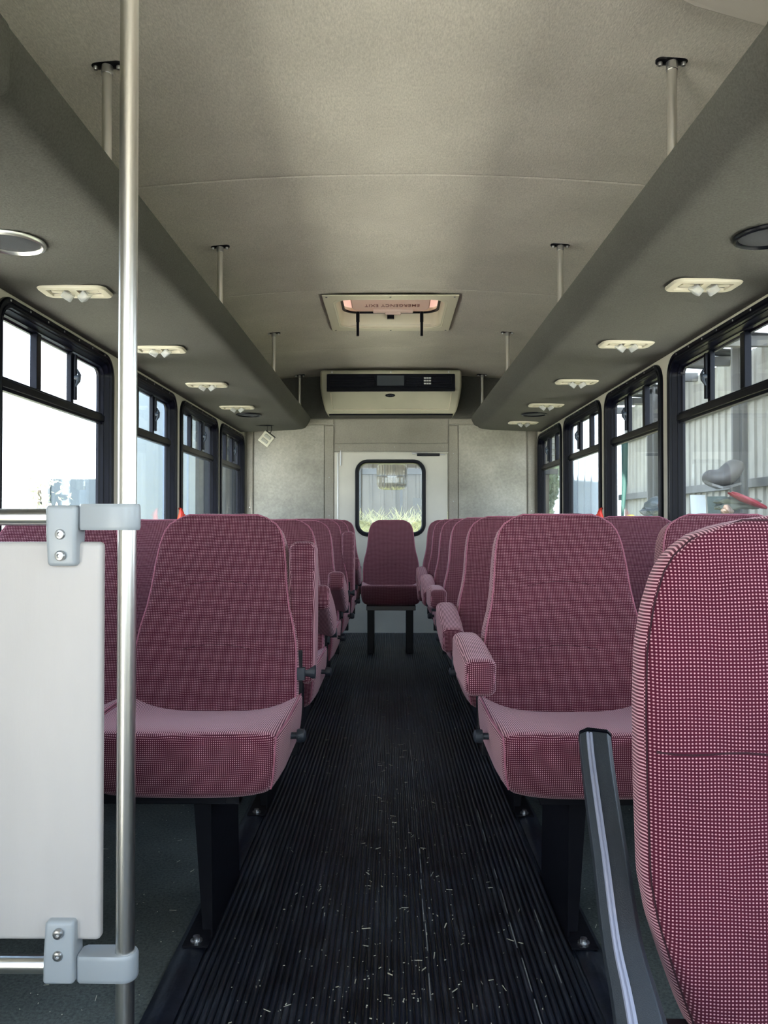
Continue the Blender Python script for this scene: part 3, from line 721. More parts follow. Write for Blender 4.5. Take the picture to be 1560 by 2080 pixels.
# ================================================================ SEATS
WT = [(0, .203), (.06, .207), (.13, .207), (.18, .204), (.22, .197), (.27, .184), (.32, .176), (.39, .170), (.44, .163), (.47, .153), (.49, .138), (.503, .115), (.512, .085), (.516, .05)]
BH = 0.516
def make_backrest(parent, cx, wt=WT, bh=BH, tilt=12, loc=(0, 0.375, 0.435), stitches=True, thick=0.045, flat=False):
    zs_r = 0.02
    def dfm(p):
        z = p.z + bh/2
        w = interp(wt, z)
        x = p.x/0.205*w
        th = 1.0 - 0.25*(z/bh)
        y = p.y*th
        if p.y < 0 and not flat:
            y += -0.012*math.sin(PI*min(1, z/bh*1.1)) + 0.012*(1-(p.x/0.205)**2)*(1-z/bh*0.6)
        if p.y > 0: y += 0.008*(1-(p.x/0.205)**2)
        if z > bh-0.03 and abs(x) > 0: pass
        return Vector((x, y, z))
    bm = NB(); rbox(bm, 0.205, thick, bh/2, zs_r, (14, 3, 40), deform=dfm, m=4)
    br = fin('backrest', bm, M['fabric'], parent, angle=80, loc=(cx, loc[1], loc[2]), rot=(math.radians(-tilt), 0, 0))
    # piping along the front edge
    pts = []
    hh = bh/2
    zl = [0.02 + (bh-0.05)*i/26 for i in range(27)]
    ed = lambda sx_, z: dfm(Vector((sx_*0.199, -thick+0.006, z-hh))) + Vector((sx_*0.001, -0.0005, 0))
    top = [dfm(Vector((0.199*math.cos(PI*i/12), -thick+0.006, hh-0.006))) + Vector((0, -0.0005, 0.0005)) for i in range(13)]
    pts = [ed(1, z) for z in zl] + [dfm(Vector((0.197, -thick+0.006, hh-0.014)))] + top + [dfm(Vector((-0.197, -thick+0.006, hh-0.014)))] + [ed(-1, z) for z in reversed(zl)]
    bm = NB(); tube(bm, pts, 0.0023, 6); fin('piping', bm, M['piping'], br)
    if stitches:
        for zz, hw in ((0.335, 0.10), (0.175, 0.085)):
            bm = NB(); tube(bm, [dfm(Vector((-hw+2*hw*i/10, -thick, zz-hh-0.012*(abs(i-5)/5)**2))) + Vector((0, 0.0007, 0)) for i in range(11)], 0.0010, 5)
            fin('stitching', bm, M['thread'], br)
    return br
def make_cushion(parent, cx, a=0):
    hw, hy, hz = 0.2145, 0.215, 0.0725
    def dfm(p):
        u = p.x/hw; y = p.y+hy; tz = (p.z+hz)/(2*hz)
        z = p.z + 0.4225
        if p.z > -0.02:
            k = max(0, min(1, (y-0.03)/0.33)); w_ = (p.z+0.02)/(hz+0.02)
            z += w_*(-0.042*k*(1-abs(u)**3.5) + 0.006*abs(u)**4*k - 0.004*abs(u)**8*(1-k))
        if p.z < 0: z += 0.016*abs(u)**5*(-p.z/hz)
        x = p.x*(1 - 0.07*(1-tz)**2.2)
        x *= 1 - 0.035*max(0, 1-y/0.15)
        if p.y < -hy+0.06: y += -0.010*(1-u*u)*(1 if p.y < -hy+0.03 else 0.5) + 0.030*(1-tz)**2
        return Vector((x, y, z))
    bm = NB(); rbox(bm, hw, hy, hz, 0.022, (14, 14, 5), deform=dfm, m=4)
    c = fin('seat_cushion', bm, M['fabric'], parent, angle=80, loc=(cx, 0, 0))
    for s in (-1, 1):
        bm = NB()
        pts = [dfm(Vector((s*(hw-0.004), -hy+2*hy*i/12 if 0 < i < 12 else (-hy+0.008 if i == 0 else hy-0.01), hz-0.007))) for i in range(13)]
        fr = [dfm(Vector((s*(hw-0.006), -hy+0.006, -hz+0.01+(2*hz-0.02)*i/6))) for i in range(6)]
        tube(bm, fr+pts, 0.002, 6); fin('piping', bm, M['piping'], c)
    return c
def make_armrest(parent, cx, rot):
    def dfm(p):
        # local: pivot at origin, arm reaches -y
        t = (p.y+0.18)/0.36
        return Vector((p.x*(1.0+0.06*math.sin(PI*t)), p.y-0.145, p.z*(0.82+0.18*math.sin(PI*min(1, (1-t)*1.1+0.1)))+0.03-0.012*t))
    bm = NB(); rbox(bm, 0.034, 0.18, 0.050, 0.022, (4, 12, 5), deform=dfm, m=4)
    ar = fin('armrest', bm, M['fabric'], parent, angle=80,  loc=(cx, 0.405, 0.575), rot=(rot, 0, 0))
    bm = NB(); tube(bm, [dfm(Vector((0.0345*math.cos(2*PI*i/20)*0.82, -0.1725, 0.05*math.sin(2*PI*i/20)*0.84))) for i in range(21)], 0.0018, 6, cap=False); fin('piping', bm, M['piping'], ar)
    bm = NB(); tube(bm, [(-0.036, 0.005, -0.012), (0.036, 0.005, -0.012)], 0.017, 14); box(bm, -0.012, 0.012, -0.01, 0.02, -0.05, 0.0); fin('pivot', bm, M['plastic'], ar)
    return ar
def make_double(a):
    """a=+1: aisle on local +x side"""
    root = thing('double_seat', 'x', 'bus seat')
    for sx_ in (1, -1):
        make_cushion(root, a*sx_*0.2155)
        make_backrest(root, a*sx_*0.2145)
    make_armrest(root, a*0.455, 0)
    bm = NB()
    box(bm, -0.33, 0.33, 0.08, 0.105, 0.322, 0.350); box(bm, -0.33, 0.33, 0.33, 0.36, 0.322, 0.350); box(bm, -0.33, -0.30, 0.08, 0.36, 0.322, 0.350); box(bm, 0.30, 0.33, 0.08, 0.36, 0.322, 0.350); box(bm, -0.42, 0.42, 0.365, 0.395, 0.34, 0.47)
    box(bm, -a*0.54, -a*0.32, 0.08, 0.105, 0.318, 0.346); box(bm, -a*0.54, -a*0.32, 0.33, 0.355, 0.318, 0.346)
    box(bm, a*0.402, a*0.43, 0.375, 0.41, 0.40, 0.60)
    fin('seat_frame', bm, M['blackmetal'], root, smooth=False, bevel=0.002)
    # pedestal: bent steel sheet
    px = a*0.262
    bm = NB(); t = 0.004
    def quadprism(p, q):
        vs = [bm.verts.new(v) for v in p] + [bm.verts.new(v) for v in q]
        for f in ((0, 1, 2, 3), (7, 6, 5, 4), (0, 4, 5, 1), (1, 5, 6, 2), (2, 6, 7, 3), (3, 7, 4, 0)): bm.faces.new([vs[i] for i in f])
    # main web (y from .13 to .42)
    quadprism([(px, .135, .0), (px, .43, .0), (px, .40, .322), (px, .115, .322)], [(px-a*t, .135, .0), (px-a*t, .43, .0), (px-a*t, .40, .322), (px-a*t, .115, .322)])
    # front flange, narrowing downwards
    quadprism([(px, .115, .322), (px-a*.038, .115, .322), (px-a*.022, .133, .03), (px, .133, .03)], [(px, .119, .322), (px-a*.038, .119, .322), (px-a*.022, .137, .03), (px, .137, .03)])
    quadprism([(px, .43, .0), (px-a*.026, .43, .0), (px-a*.036, .40, .322), (px, .40, .322)], [(px, .426, .0), (px-a*.026, .426, .0), (px-a*.036, .396, .322), (px, .396, .322)])
    # foot and top flanges
    box(bm, min(px, px-a*.056), max(px, px-a*.056), .092, .45, .0125, .0165)
    box(bm, min(px, px-a*.06), max(px, px-a*.06), .10, .41, .318, .322)
    fin('pedestal', bm, M['blackmetal'], root, smooth=False)
    for yy in (.112, .43):
        bm = NB(); lathe(bm, [(0.013, 0.0165), (0.013, 0.019), (0.0075, 0.0195), (0.0075, 0.027), (0.0005, 0.0275)], lambda u, v, d: Vector((px-a*.030+u, yy+v, d)), 12); fin('bolt', bm, M['steel'], root, smooth=False)
    bm = NB()
    mk = lambda u, v, d: Vector((a*(0.431+d), 0.170+u, 0.443+v))
    lathe(bm, [(0.0075, -0.012), (0.0075, 0.010), (0.014, 0.011), (0.0155, 0.016), (0.0145, 0.027), (0.009, 0.031), (0.0005, 0.031)], mk, 16)
    fin('recline_knob', bm, M['plastic'], root)
    return root
L0 = make_double(+1); R0 = make_double(-1)
LX, RX = -0.6545, 0.6445
rowinfo = ['front', 'second', 'third', 'fourth', 'fifth', 'rearmost']
armL = [92, 21, 20, 90, 18, None]; armR = [-3, -9, 1, -12, -22, None]
tiltL = [12, 17, 17.5, 11.5, 12, 12]; tiltR = [11.5, 11, 10.5, 11.5, 12, 12]
armtxt = lambda d: 'armrest raised upright' if d > 70 else ('armrest tilted half up' if d > 15 else ('armrest drooping' if d < -15 else 'armrest lowered'))
for k in range(6):
    for side in (-1, 1):
        proto = L0 if side < 0 else R0
        o = proto if k == 0 else copy_tree(proto)
        o.location = ((LX if side < 0 else RX), 1.56+0.74*k, 0)
        ar = (armL if side < 0 else armR)[k]; tl = (tiltL if side < 0 else tiltR)[k]
        for ch in list(o.children):
            nm = ch.name.split('.')[0]
            if nm == 'recline_knob' and k == 5: bpy.data.objects.remove(ch)
            elif nm == 'armrest':
                if ar is None:
                    for c2 in list(ch.children): bpy.data.objects.remove(c2)
                    bpy.data.objects.remove(ch)
                else:
                    ch.rotation_euler.x = -math.radians(ar)
                    if ar > 70: ch.location.x -= 0.030 if k == 0 else 0.008; ch.location.z -= 0.028 if k == 0 else 0.0
            elif nm == 'backrest': ch.rotation_euler.x = -math.radians(tl + random.uniform(-0.4, 0.4))
        sd = 'left' if side < 0 else 'right'
        if ar is None: lab = 'maroon double bus seat on the %s, in the back row against the rear wall' % sd
        elif k == 0 and side < 0: lab = 'maroon double bus seat behind the white modesty panel, aisle %s' % armtxt(ar)
        elif k == 0: lab = 'maroon double bus seat on the right, just behind the black bare armrest'
        else: lab = 'maroon double bus seat, %s row on the %s of the aisle, %s' % (rowinfo[k], sd, armtxt(ar))
        o['label'] = lab; o['group'] = 'maroon double bus seats along the aisle'
# fix raised arm pivot sign: rotation about x raising arm that reaches -y needs negative angle
# middle rear seat
root = thing('single_seat', 'maroon single bus seat in the middle of the back row before the door', 'bus seat', (-0.006, 1.56+0.74*5, 0))
make_cushion(root, 0); make_backrest(root, 0)
bm = NB(); box(bm, -0.17, 0.17, 0.03, 0.36, 0.318, 0.348); fin('seat_frame', bm, M['girt'], root, smooth=False, bevel=0.004)
for a, b in ((-0.165, -0.118), (0.105, 0.155)):
    bm = NB(); box(bm, a, b, 0.10, 0.33, 0.013, 0.32); fin('leg', bm, M['blackmetal'], root, smooth=False, bevel=0.003)
# loose stuffing scraps
for (x, y, z, nm, lab) in ((-0.300, 2.62, 0.872-0.03, 'frayed_scrap', 'tiny white frayed scrap on the second left seat back'), (0.515, 1.72, 0.33, 'stuffing_scrap', 'white tuft of stuffing hanging under the front right seat cushion')):
    bm = NB(); bmesh.ops.create_icosphere(bm, subdivisions=2, radius=0.009)
    for v in bm.verts: v.co = Vector((v.co.x*0.8, v.co.y*0.6, v.co.z*1.3))*random.uniform(0.6, 1.25)
    o = tag(fin(nm, bm, mat('scrap_white', (0.6, 0.55, 0.5), 0.9), loc=(x, y, z)), lab, 'scrap')

# foreground right folding seat (seen from its back) with bare armrest
root = thing('folding_seat', 'large maroon seat back in the right foreground with bare black armrest', 'bus seat', (0.512, 0.93, 0))
zs = 0.30
wtA = [(0.0, .150), (.05, .172), (.10, .190), (.15, .206), (.20, .215), (.30, .217), (.40, .217), (.47, .214), (.52, .205), (.56, .192), (.585, .176), (.605, .150), (.617, .12), (.625, .085), (.63, .05)]
def dfmA(p):
    bh = 0.63; z = p.z+bh/2; w = interp(wtA, z); x = p.x/0.205*w
    y = p.y*(1-0.2*z/bh)
    if p.y < 0: y += -0.018*math.sin(PI*z/bh)*(1-(p.x/0.205)**4) - 0.006*math.cos(12*z)*(1-(p.x/0.205)**2)
    return Vector((x, y, z))
bm = NB(); rbox(bm, 0.205, 0.032, 0.315, 0.024, (16, 3, 44), deform=dfmA, m=5)
br = fin('backrest', bm, M['fabric'], root, angle=80, loc=(0, 0, zs), rot=(math.radians(-2), 0, 0))
bm = NB()
zl = [0.02+0.58*i/30 for i in range(31)]
ed = lambda s, z: dfmA(Vector((s*0.198, -0.0252, z-0.315))) + Vector((s*0.001, -0.0003, 0))
top = [dfmA(Vector((0.197*math.cos(PI*i/14), -0.0252, 0.308))) for i in range(15)]
tube(bm, [ed(1, z) for z in zl]+top+[ed(-1, z) for z in reversed(zl)], 0.0011, 6); fin('seam', bm, M['thread'], br)
bm = NB(); tube(bm, [dfmA(Vector((-0.19+0.38*i/20, -0.032, 0.35-0.315-0.002*math.sin(i)))) + Vector((0, 0.0008, 0)) for i in range(21)], 0.0017, 6); fin('stitching', bm, M['thread'], br)
bm = NB(); rbox(bm, 0.17, 0.03, 0.12, 0.025, (8, 3, 8), mt=Matrix.Translation((0.03, 0.075, 0.50))); fin('seat_cushion', bm, M['fabric'], root, angle=80)
bm = NB(); box(bm, -0.02, 0.16, 0.02, 0.10, 0.0, 0.34); box(bm, -0.05, 0.20, -0.02, 0.14, 0.0, 0.012); fin('pedestal', bm, M['blackmetal'], root, smooth=False, bevel=0.003)
# bare armrest: path from near-low to far-high (world coords relative to root)
def wp(px, py, Y):  # reference pixel at depth Y -> world
    s = 1563/Y
    return Vector(((px-796)/s, Y, 0.92-(py-1062)/s))
R_ = Vector(root.location)
pathc = [wp(1318, 2190, 0.80), wp(1302, 2080, 0.84), wp(1285, 2000, 0.872), wp(1262, 1900, 0.918), wp(1240, 1740, 1.00), wp(1220, 1600, 1.10), wp(1211, 1530, 1.17), wp(1207, 1487, 1.215)]
wid = [0.060, 0.056, 0.051, 0.046, 0.0445, 0.0455, 0.047, 0.048]
# cross-section in the plane perpendicular to path: bevelled bar, x=across, n=up-normal
def bar(bm, path, wid, sect, cap=True):
    rings = []
    for i, p in enumerate(path):
        d = (path[min(i+1, len(path)-1)]-path[max(i-1, 0)]).normalized()
        side_ = Vector((1, 0, 0)); side_ = (side_-d*side_.dot(d)).normalized(); nrm = side_.cross(d); 
        if nrm.z < 0: nrm = -nrm
        rings.append([bm.verts.new(p + side_*(a*wid[i]) + nrm*b - R_) for a, b in sect])
    n = len(sect)
    for i in range(len(rings)-1):
        for k in range(n): bm.faces.new((rings[i][k], rings[i][(k+1) % n], rings[i+1][(k+1) % n], rings[i+1][k]))
    if cap: bm.faces.new(rings[0]); bm.faces.new(rings[-1])
import itertools
def dens(path, w, m=5):
    P = []; Wd = []
    n = len(path)
    for i in range(n-1):
        p0 = path[max(i-1, 0)]; p1 = path[i]; p2 = path[i+1]; p3 = path[min(i+2, n-1)]
        for j in range(m):
            t = j/m
            P.append(0.5*((2*p1)+(p2-p0)*t+(2*p0-5*p1+4*p2-p3)*t*t+(3*p1-p0-3*p2+p3)*t**3)); Wd.append(w[i]+(w[i+1]-w[i])*t)
    P.append(path[-1]); Wd.append(w[-1]); return P, Wd
P_, W_ = dens(pathc, wid)
bm = NB(); bar(bm, P_, W_, [(-0.5, -0.02), (-0.5, -0.004), (-0.26, 0.004), (0.36, 0.004), (0.5, -0.003), (0.5, -0.02)])
arm = fin('bare_armrest', bm, M['plastic'], root, smooth=False, bevel=0.0012, label='bare black plastic armrest without its padding')
bm = NB(); bar(bm, P_[:-1], W_[:-1], [(-0.32, 0.0), (-0.30, 0.0062), (-0.245, 0.0066), (-0.235, 0.0050), (-0.205, 0.0050), (-0.195, 0.0066), (-0.13, 0.0066), (-0.11, 0.0035)])
fin('pale_rib', bm, mat('pale_rib', (0.32, 0.34, 0.44), 0.3), arm, smooth=False)
bm = NB(); bar(bm, [P_[-1], P_[-1]+(P_[-1]-P_[-4]).normalized()*0.006], [W_[-1]*1.03]*2, [(-0.5, -0.021), (-0.5, -0.003), (-0.26, 0.006), (0.36, 0.006), (0.5, -0.002), (0.5, -0.021)]); fin('end_cap', bm, M['black'], arm, smooth=False, bevel=0.001)
bm = NB(); box(bm, -0.235, 0.02, -0.03, 0.0, 0.28, 0.33); fin('arm_bracket', bm, M['blackmetal'], root, smooth=False, bevel=0.003)

# ================================================================ FOREGROUND POLE, RAILS, PANEL
PX, PY = -0.4590, 1.33
bm = NB(); tube(bm, [(PX, PY, 0.0), (PX, PY, cz(PX)-0.001)], 0.0158, 32)
pole = tag(fin('grab_pole', bm, M['chrome']), 'bright steel floor-to-ceiling grab pole at the left foreground', 'pole')
bm = NB(); lathe(bm, [(0.034, 0.0005), (0.034, 0.006), (0.020, 0.012), (0.0165, 0.03)], lambda u, v, d: Vector((PX+u, PY+v, d))); fin('floor_flange', bm, M['steel'], pole)
root = thing('modesty_panel', 'white vinyl modesty panel clamped between two steel rails beside the grab pole', 'partition', (-0.82, 1.33, 0.16))
R_ = Vector(root.location)
def rel(o):
    for v in o.data.vertices: v.co -= R_
    return o
bm = NB(); rbox(bm, 0.3255, 0.011, 0.3415, 0.0085, (10, 2, 10), m=3, mt=Matrix.Translation((-0.8255, 1.333, 0.5455)))
rel(fin('panel', bm, M['vinyl'], root, angle=80))
for z in (0.930, 0.160):
    bm = NB(); tube(bm, [(-1.235, 1.33, z), (-0.53, 1.33, z)], 0.0148, 24); rel(fin('rail', bm, M['chrome'], root))
    up = 1 if z < 0.5 else -1
    zc = z + up*0.032
    bm = NB(); rbox(bm, 0.0260, 0.023, 0.052, 0.007, (3, 3, 6), m=3, mt=Matrix.Translation((-0.5635, 1.325, zc)), deform=lambda p: Vector((p.x*(1-0.04*(p.z*up/0.052)), p.y*(1 if p.z*up < 0 else 1-0.25*(p.z*up/0.052)), p.z)))
    cl = rel(fin('clamp', bm, M['clamp'], root, angle=60))
    # elbow hugging the pole
    bm = NB(); hh = 0.0225; outl = []
    x0, x1 = -0.537, PX
    for i in range(15):
        a = -PI/2+PI*i/14; outl.append((x1+0.0225*math.cos(a), PY+0.0225*math.sin(a)))
    outl += [(x0+0.006, PY+0.021), (x0, PY+0.015), (x0, PY-0.015), (x0+0.006, PY-0.021)]
    cxo = (x0+x1)/2
    rings = []
    for dz, k in ((-hh, 0.90), (-hh+0.0035, 0.98), (-hh+0.007, 1.0), (hh-0.007, 1.0), (hh-0.0035, 0.98), (hh, 0.90)):
        rings.append([bm.verts.new((cxo+(x-cxo)*(1-(1-k)*0.35), PY+(y-PY)*k, z+dz+(0.0 if z > 0.5 else 0.001))) for x, y in outl])
    N = len(outl)
    for i in range(len(rings)-1):
        for k in range(N): bm.faces.new((rings[i][k], rings[i][(k+1) % N], rings[i+1][(k+1) % N], rings[i+1][k]))
    bm.faces.new(rings[0]); bm.faces.new(rings[-1])
    rel(fin('pole_elbow', bm, M['clamp'], root, angle=50))
    for q in ((0.0295, 0.066) if up > 0 else (-0.0295, -0.066)):
        bm = NB(); lathe(bm, [(0.0088, -0.002), (0.0088, 0.002), (0.0070, 0.0042), (0.0038, 0.0048), (0.0034, 0.0012), (0.0005, 0.001)], lambda u, v, d: Vector((-0.5635+u, 1.3025-d, z+q+v)), 18)
        s_ = rel(fin('screw', bm, M['steel'], root)); 

# ================================================================ DEBRIS
def debris(name, n, fx, label, mm, fy=(0.9, 4.5), zf=0.011, big=1.0):
    bm = NB()
    for _ in range(n):
        y = fy[0] + (fy[1]-fy[0])*random.random()**1.8; x = fx()
        L = random.choice([0.0009, 0.0009, 0.0012, 0.0012, 0.0015, 0.002, 0.003, 0.008])*random.uniform(0.6, 1.3)*big; w = random.uniform(0.0005, 0.0010)*big
        a = random.uniform(0, PI)
        box(bm, -L, L, -w, w, 0, w*1.2, mt=Matrix.Translation((x, y, zf)) @ Matrix.Rotation(a, 4, 'Z') @ Matrix.Rotation(random.uniform(-.2, .2), 4, 'Y'))
    tag(fin(name, bm, mm, smooth=False), label, 'debris', kind='stuff')
debris('straw_crumbs', 950, lambda: random.triangular(-0.36, 0.37, 0.03), 'pale straw bits and crumbs scattered on the ribbed rubber mat', M['crumb'], (1.25, 4.2), 0.0102)
debris('carpet_crumbs', 190, lambda: random.uniform(-1.1, -0.48), 'pale crumbs scattered on the dark carpet under the left seats', M['crumb'], (1.3, 2.9), 0.001, 0.9)
debris('carpet_straw', 60, lambda: random.uniform(0.46, 1.1), 'pale straw bits on the dark carpet under the right seats', M['crumb'], (1.0, 2.6), 0.001)
# worn light streak lines on the mat
bm = NB()
for (xc, y0, y1) in ((0.075, 1.2, 4.2), (0.27, 1.25, 2.6), (0.335, 1.2, 2.2)):
    y = y0
    while y < y1:
        L = random.uniform(0.02, 0.12); xo = xc + random.uniform(-0.002, 0.002)
        if random.random() < 0.6: box(bm, xo-0.0012, xo+0.0012, y, y+L, 0.0098, 0.0104)
        y += L+random.uniform(0.005, 0.06)
tag(fin('dust_streaks', bm, mat('grey_dust', (0.20, 0.20, 0.20), 0.9), smooth=False), 'long grey dust streaks along the ribs of the rubber mat', 'dust', kind='stuff')

# ================================================================ OUTSIDE
GZ = -0.72
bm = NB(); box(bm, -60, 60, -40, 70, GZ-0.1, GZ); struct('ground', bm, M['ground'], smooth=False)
bm = NB(); box(bm, -14, 4.5, -14, 3.4, GZ, GZ+0.012); struct('bounce_patch', bm, M['bounce_apron'], smooth=False)  # pale patch added to bounce sunlight up onto the front ceiling
def corr(bm, org, du, L, dz_, H, nrm, pitch=0.2, amp=0.02):
    """corrugated sheet: runs along du for L, rises along dz_ for H, ribs displace along nrm"""
    du, dz_, nrm, org = Vector(du), Vector(dz_), Vector(nrm), Vector(org)
    n = int(L/pitch); us = []
    for i in range(n):
        b = i*pitch
        for f, h in ((0, 0), (0.55, 0), (0.65, 1), (0.85, 1), (0.95, 0)): us.append((b+f*pitch, h*amp))
    us.append((n*pitch, 0))
    A = [bm.verts.new(org+du*u+nrm*h) for u, h in us]; B = [bm.verts.new(org+du*u+nrm*h+dz_*H) for u, h in us]
    A2 = [bm.verts.new(org+du*u+nrm*(h-0.004)) for u, h in us]; B2 = [bm.verts.new(org+du*u+nrm*(h-0.004)+dz_*H) for u, h in us]
    for i in range(len(us)-1):
        bm.faces.new((A[i], A[i+1], B[i+1], B[i])); bm.faces.new((A2[i+1], A2[i], B2[i], B2[i+1]))
        bm.faces.new((A[i], A2[i], A2[i+1], A[i+1])); bm.faces.new((B[i], B[i+1], B2[i+1], B2[i]))
# ---- right open shed
root = thing('open_shed', 'open metal shed with corrugated wall and striped roof seen through the right windows', 'shed', (6, 14, GZ))
R_ = Vector(root.location)
bm = NB(); corr(bm, (6.0, 7.5, GZ), (0, 1, 0), 12.4, (0, 0, 1), 3.8-GZ, (-1, 0, 0), 0.28, 0.03); rel(fin('corrugated_wall', bm, M['corr'], root, smooth=False))
for k in range(22):
    y = 7.5+k*0.56
    a, b = (3.2, 4.05), (6.05, 3.86)
    bm = NB(); corr(bm, (a[0], y, a[1]), (0, 1, 0), 0.56, Vector((b[0]-a[0], 0, b[1]-a[1])).normalized(), 2.86, (0, 0, 1), 0.28, 0.03)
    rel(fin('roof_sheet', bm, M['skysheet'] if k % 2 else M['corrdark'], root, smooth=False))
for k in range(9):
    bm = NB(); y = 7.6+k*1.5; box(bm, 3.2, 6.0, y, y+0.12, 3.70, 3.86); rel(fin('rafter', bm, M['girt'], root, smooth=False))
for z in (1.50, 2.95):
    bm = NB(); box(bm, 5.84, 5.97, 7.5, 19.9, z, z+0.14); rel(fin('girt', bm, M['girt'], root, smooth=False))
for y in (8.4, 12.45, 16.6, 19.7):
    bm = NB(); box(bm, 5.50, 5.74, y, y+0.06, GZ, 3.8); box(bm, 5.60, 5.64, y-0.1, y+0.16, GZ, 3.8); rel(fin('column', bm, M['girt'], root, smooth=False))
# ---- white trailer beyond the shed
root = thing('white_trailer', 'tall pale blue-white metal trailer seen through the third right window', 'trailer', (5.2, 21, GZ))
R_ = Vector(root.location)
bm = NB(); box(bm, 4.76, 5.95, 20.5, 26, GZ+0.5, 5.0); rel(fin('trailer_box', bm, M['metalwhite'], root, smooth=False))
bm = NB()
for x in (4.80, 4.92, 5.10, 5.28, 5.62): box(bm, x, x+0.02, 20.46, 20.5, GZ+0.5, 4.95)
rel(fin('seam_strips', bm, mat('seam_grey', (0.42, 0.46, 0.52), 0.5), root, smooth=False))
for x in (4.9, 5.7):
    for y in (21.5, 25): bm = NB(); lathe(bm, [(0.4, -0.12), (0.45, -0.08), (0.45, 0.08), (0.4, 0.12)], lambda u, v, d: Vector((x+d, y+u, GZ+0.45+v)), 20); rel(fin('wheel', bm, M['black'], root))
# ---- canopy
bm = NB(); corr(bm, (3.55, 20.15, 2.42), (0, 0, 1), 3.2, (1, 0, 0), 1.03, (0, -1, 0), 0.16, 0.04)
root = thing('tin_awning', 'ribbed grey tin awning above the green tree in the last right window', 'awning', (4.0, 20.2, 2.4)); R_ = Vector(root.location)
rel(fin('awning_sheet', bm, M['corr'], root, smooth=False))
for x in (3.57, 4.57):
    bm = NB(); tube(bm, [(x, 20.2, GZ), (x, 20.2, 2.9)], 0.05, 8); rel(fin('post', bm, M['girt'], root))
# ---- trees
def tree(name, label, x, y, r, h, n, m, leaf=0.09):
    root = thing(name, label, 'tree', (x, y, GZ))
    bm = NB(); tube(bm, [(0, 0, 0), (0.05, 0, h*0.5), (0, 0.05, h*0.9)], 0.1, 8, radii=[0.12, 0.08, 0.03]); fin('trunk', bm, M['bark'], root)
    bm = NB()
    for _ in range(n):
        th = random.uniform(0, 2*PI); u = random.random()**0.5; zz = random.uniform(0.02, 1)
        rr_ = r*u*(0.75+0.35*math.sin(zz*9+th*3)); c = Vector((rr_*math.cos(th), rr_*math.sin(th), h*zz))
        M_ = Matrix.Translation(c) @ Euler((random.uniform(0, 6), random.uniform(0, 6), random.uniform(0, 6))).to_matrix().to_4x4()
        l = leaf*random.uniform(0.6, 1.3)
        vs = [bm.verts.new(M_ @ Vector(p)) for p in ((-l, 0, 0), (0, -l*0.4, 0), (l, 0, 0.01), (0, l*0.4, 0.0))]; bm.faces.new(vs)
    fin('foliage', bm, m, root, smooth=False)
M['leafB'] = mat('pale_olive_leaves', (0.60, 0.68, 0.46), 0.6, noise=0.4, nscale=3)
tree('leafy_tree', 'dense pale green tree seen through the last right window', 4.02, 21.4, 0.60, 3.3, 14000, M['leafB'], 0.10)
tree('young_tree', 'pale washed-out little tree beside the container, through the near left window', -6.1, 13.2, 0.55, 2.45, 900, M['leafB'], 0.05)
# ---- left container and long building
root = thing('storage_container', 'low pale grey-blue container outside the nearest left window', 'container', (-5.3, 15, GZ)); R_ = Vector(root.location)
bm = NB(); box(bm, -6.30, -4.3, 14.0, 19.0, GZ+0.05, 1.735); rel(fin('container_box', bm, mat('container_paint', (0.05, 0.066, 0.082), 0.5), root, smooth=False, bevel=0.02))
bm = NB(); box(bm, -5.32, -5.30, 13.97, 14.0, GZ+0.1, 1.7); box(bm, -6.28, -6.24, 13.97, 14.0, GZ+0.1, 1.7); rel(fin('door_edge', bm, mat('edge_grey', (0.09, 0.105, 0.12), 0.5), root, smooth=False))
root = thing('boundary_wall', 'tall pale metal boundary wall with grey corrugated far end outside the left windows', 'wall', (-2.7, 9, GZ)); R_ = Vector(root.location)
bm = NB(); box(bm, -2.43, -2.3, 6.36, 8.98, GZ, 6.0); rel(fin('smooth_wall', bm, M['metalwhite'], root, smooth=False))
bm = NB()
for y in (7.7, 8.0, 8.6): box(bm, -2.3, -2.28, y, y+0.03, GZ, 6.0)
rel(fin('seam_strips', bm, mat('seam_grey2', (0.40, 0.46, 0.55), 0.5), root, smooth=False))
bm = NB(); corr(bm, (-2.38, 8.98, GZ), (0, 1, 0), 3.5, (0, 0, 1), 6.7, (1, 0, 0), 0.5, 0.04); rel(fin('corrugated_wall', bm, M['corrdark'], root, smooth=False))
bm = NB(); box(bm, -2.52, -2.2, 6.3, 12.4, 5.95, 6.1); rel(fin('eave', bm, M['girt'], root, smooth=False))
# ---- rear shed
root = thing('rear_shed', 'tan corrugated shed with dark rail and roof trusses behind the rear door', 'shed', (0, 14, GZ)); R_ = Vector(root.location)
bm = NB(); corr(bm, (-2.1, 14.5, GZ), (1, 0, 0), 5.2, (0, 0, 1), 4.0-GZ, (0, -1, 0), 0.22, 0.03); rel(fin('corrugated_wall', bm, M['tan'], root, smooth=False))
bm = NB(); box(bm, -2.1, 3.1, 14.36, 14.46, 1.83, 1.93); rel(fin('girt', bm, M['girt'], root, smooth=False))
for x in (-0.62, 0.15, 1.1):
    bm = NB(); box(bm, x, x+0.05, 14.30, 14.38, GZ, 4.0); rel(fin('column', bm, M['girt'], root, smooth=False))
for k in range(5):
    y = 8.0+k*1.5; bm = NB()
    for a, b in (((-2.0, 3.8), (0, 4.9)), ((0, 4.9), (3.0, 3.6)), ((-2.0, 3.7), (3.0, 3.6)), ((-1.5, 3.6), (-1.0, 4.4)), ((1.5, 3.6), (1.0, 4.4)), ((0, 3.6), (0, 4.9)), ((-1.5, 3.6), (0, 4.9)), ((1.5, 3.6), (0, 4.9))):
        tube(bm, [(a[0], y, a[1]), (b[0], y, b[1])], 0.035, 6)
    rel(fin('truss', bm, M['girt'], root))
bm = NB()
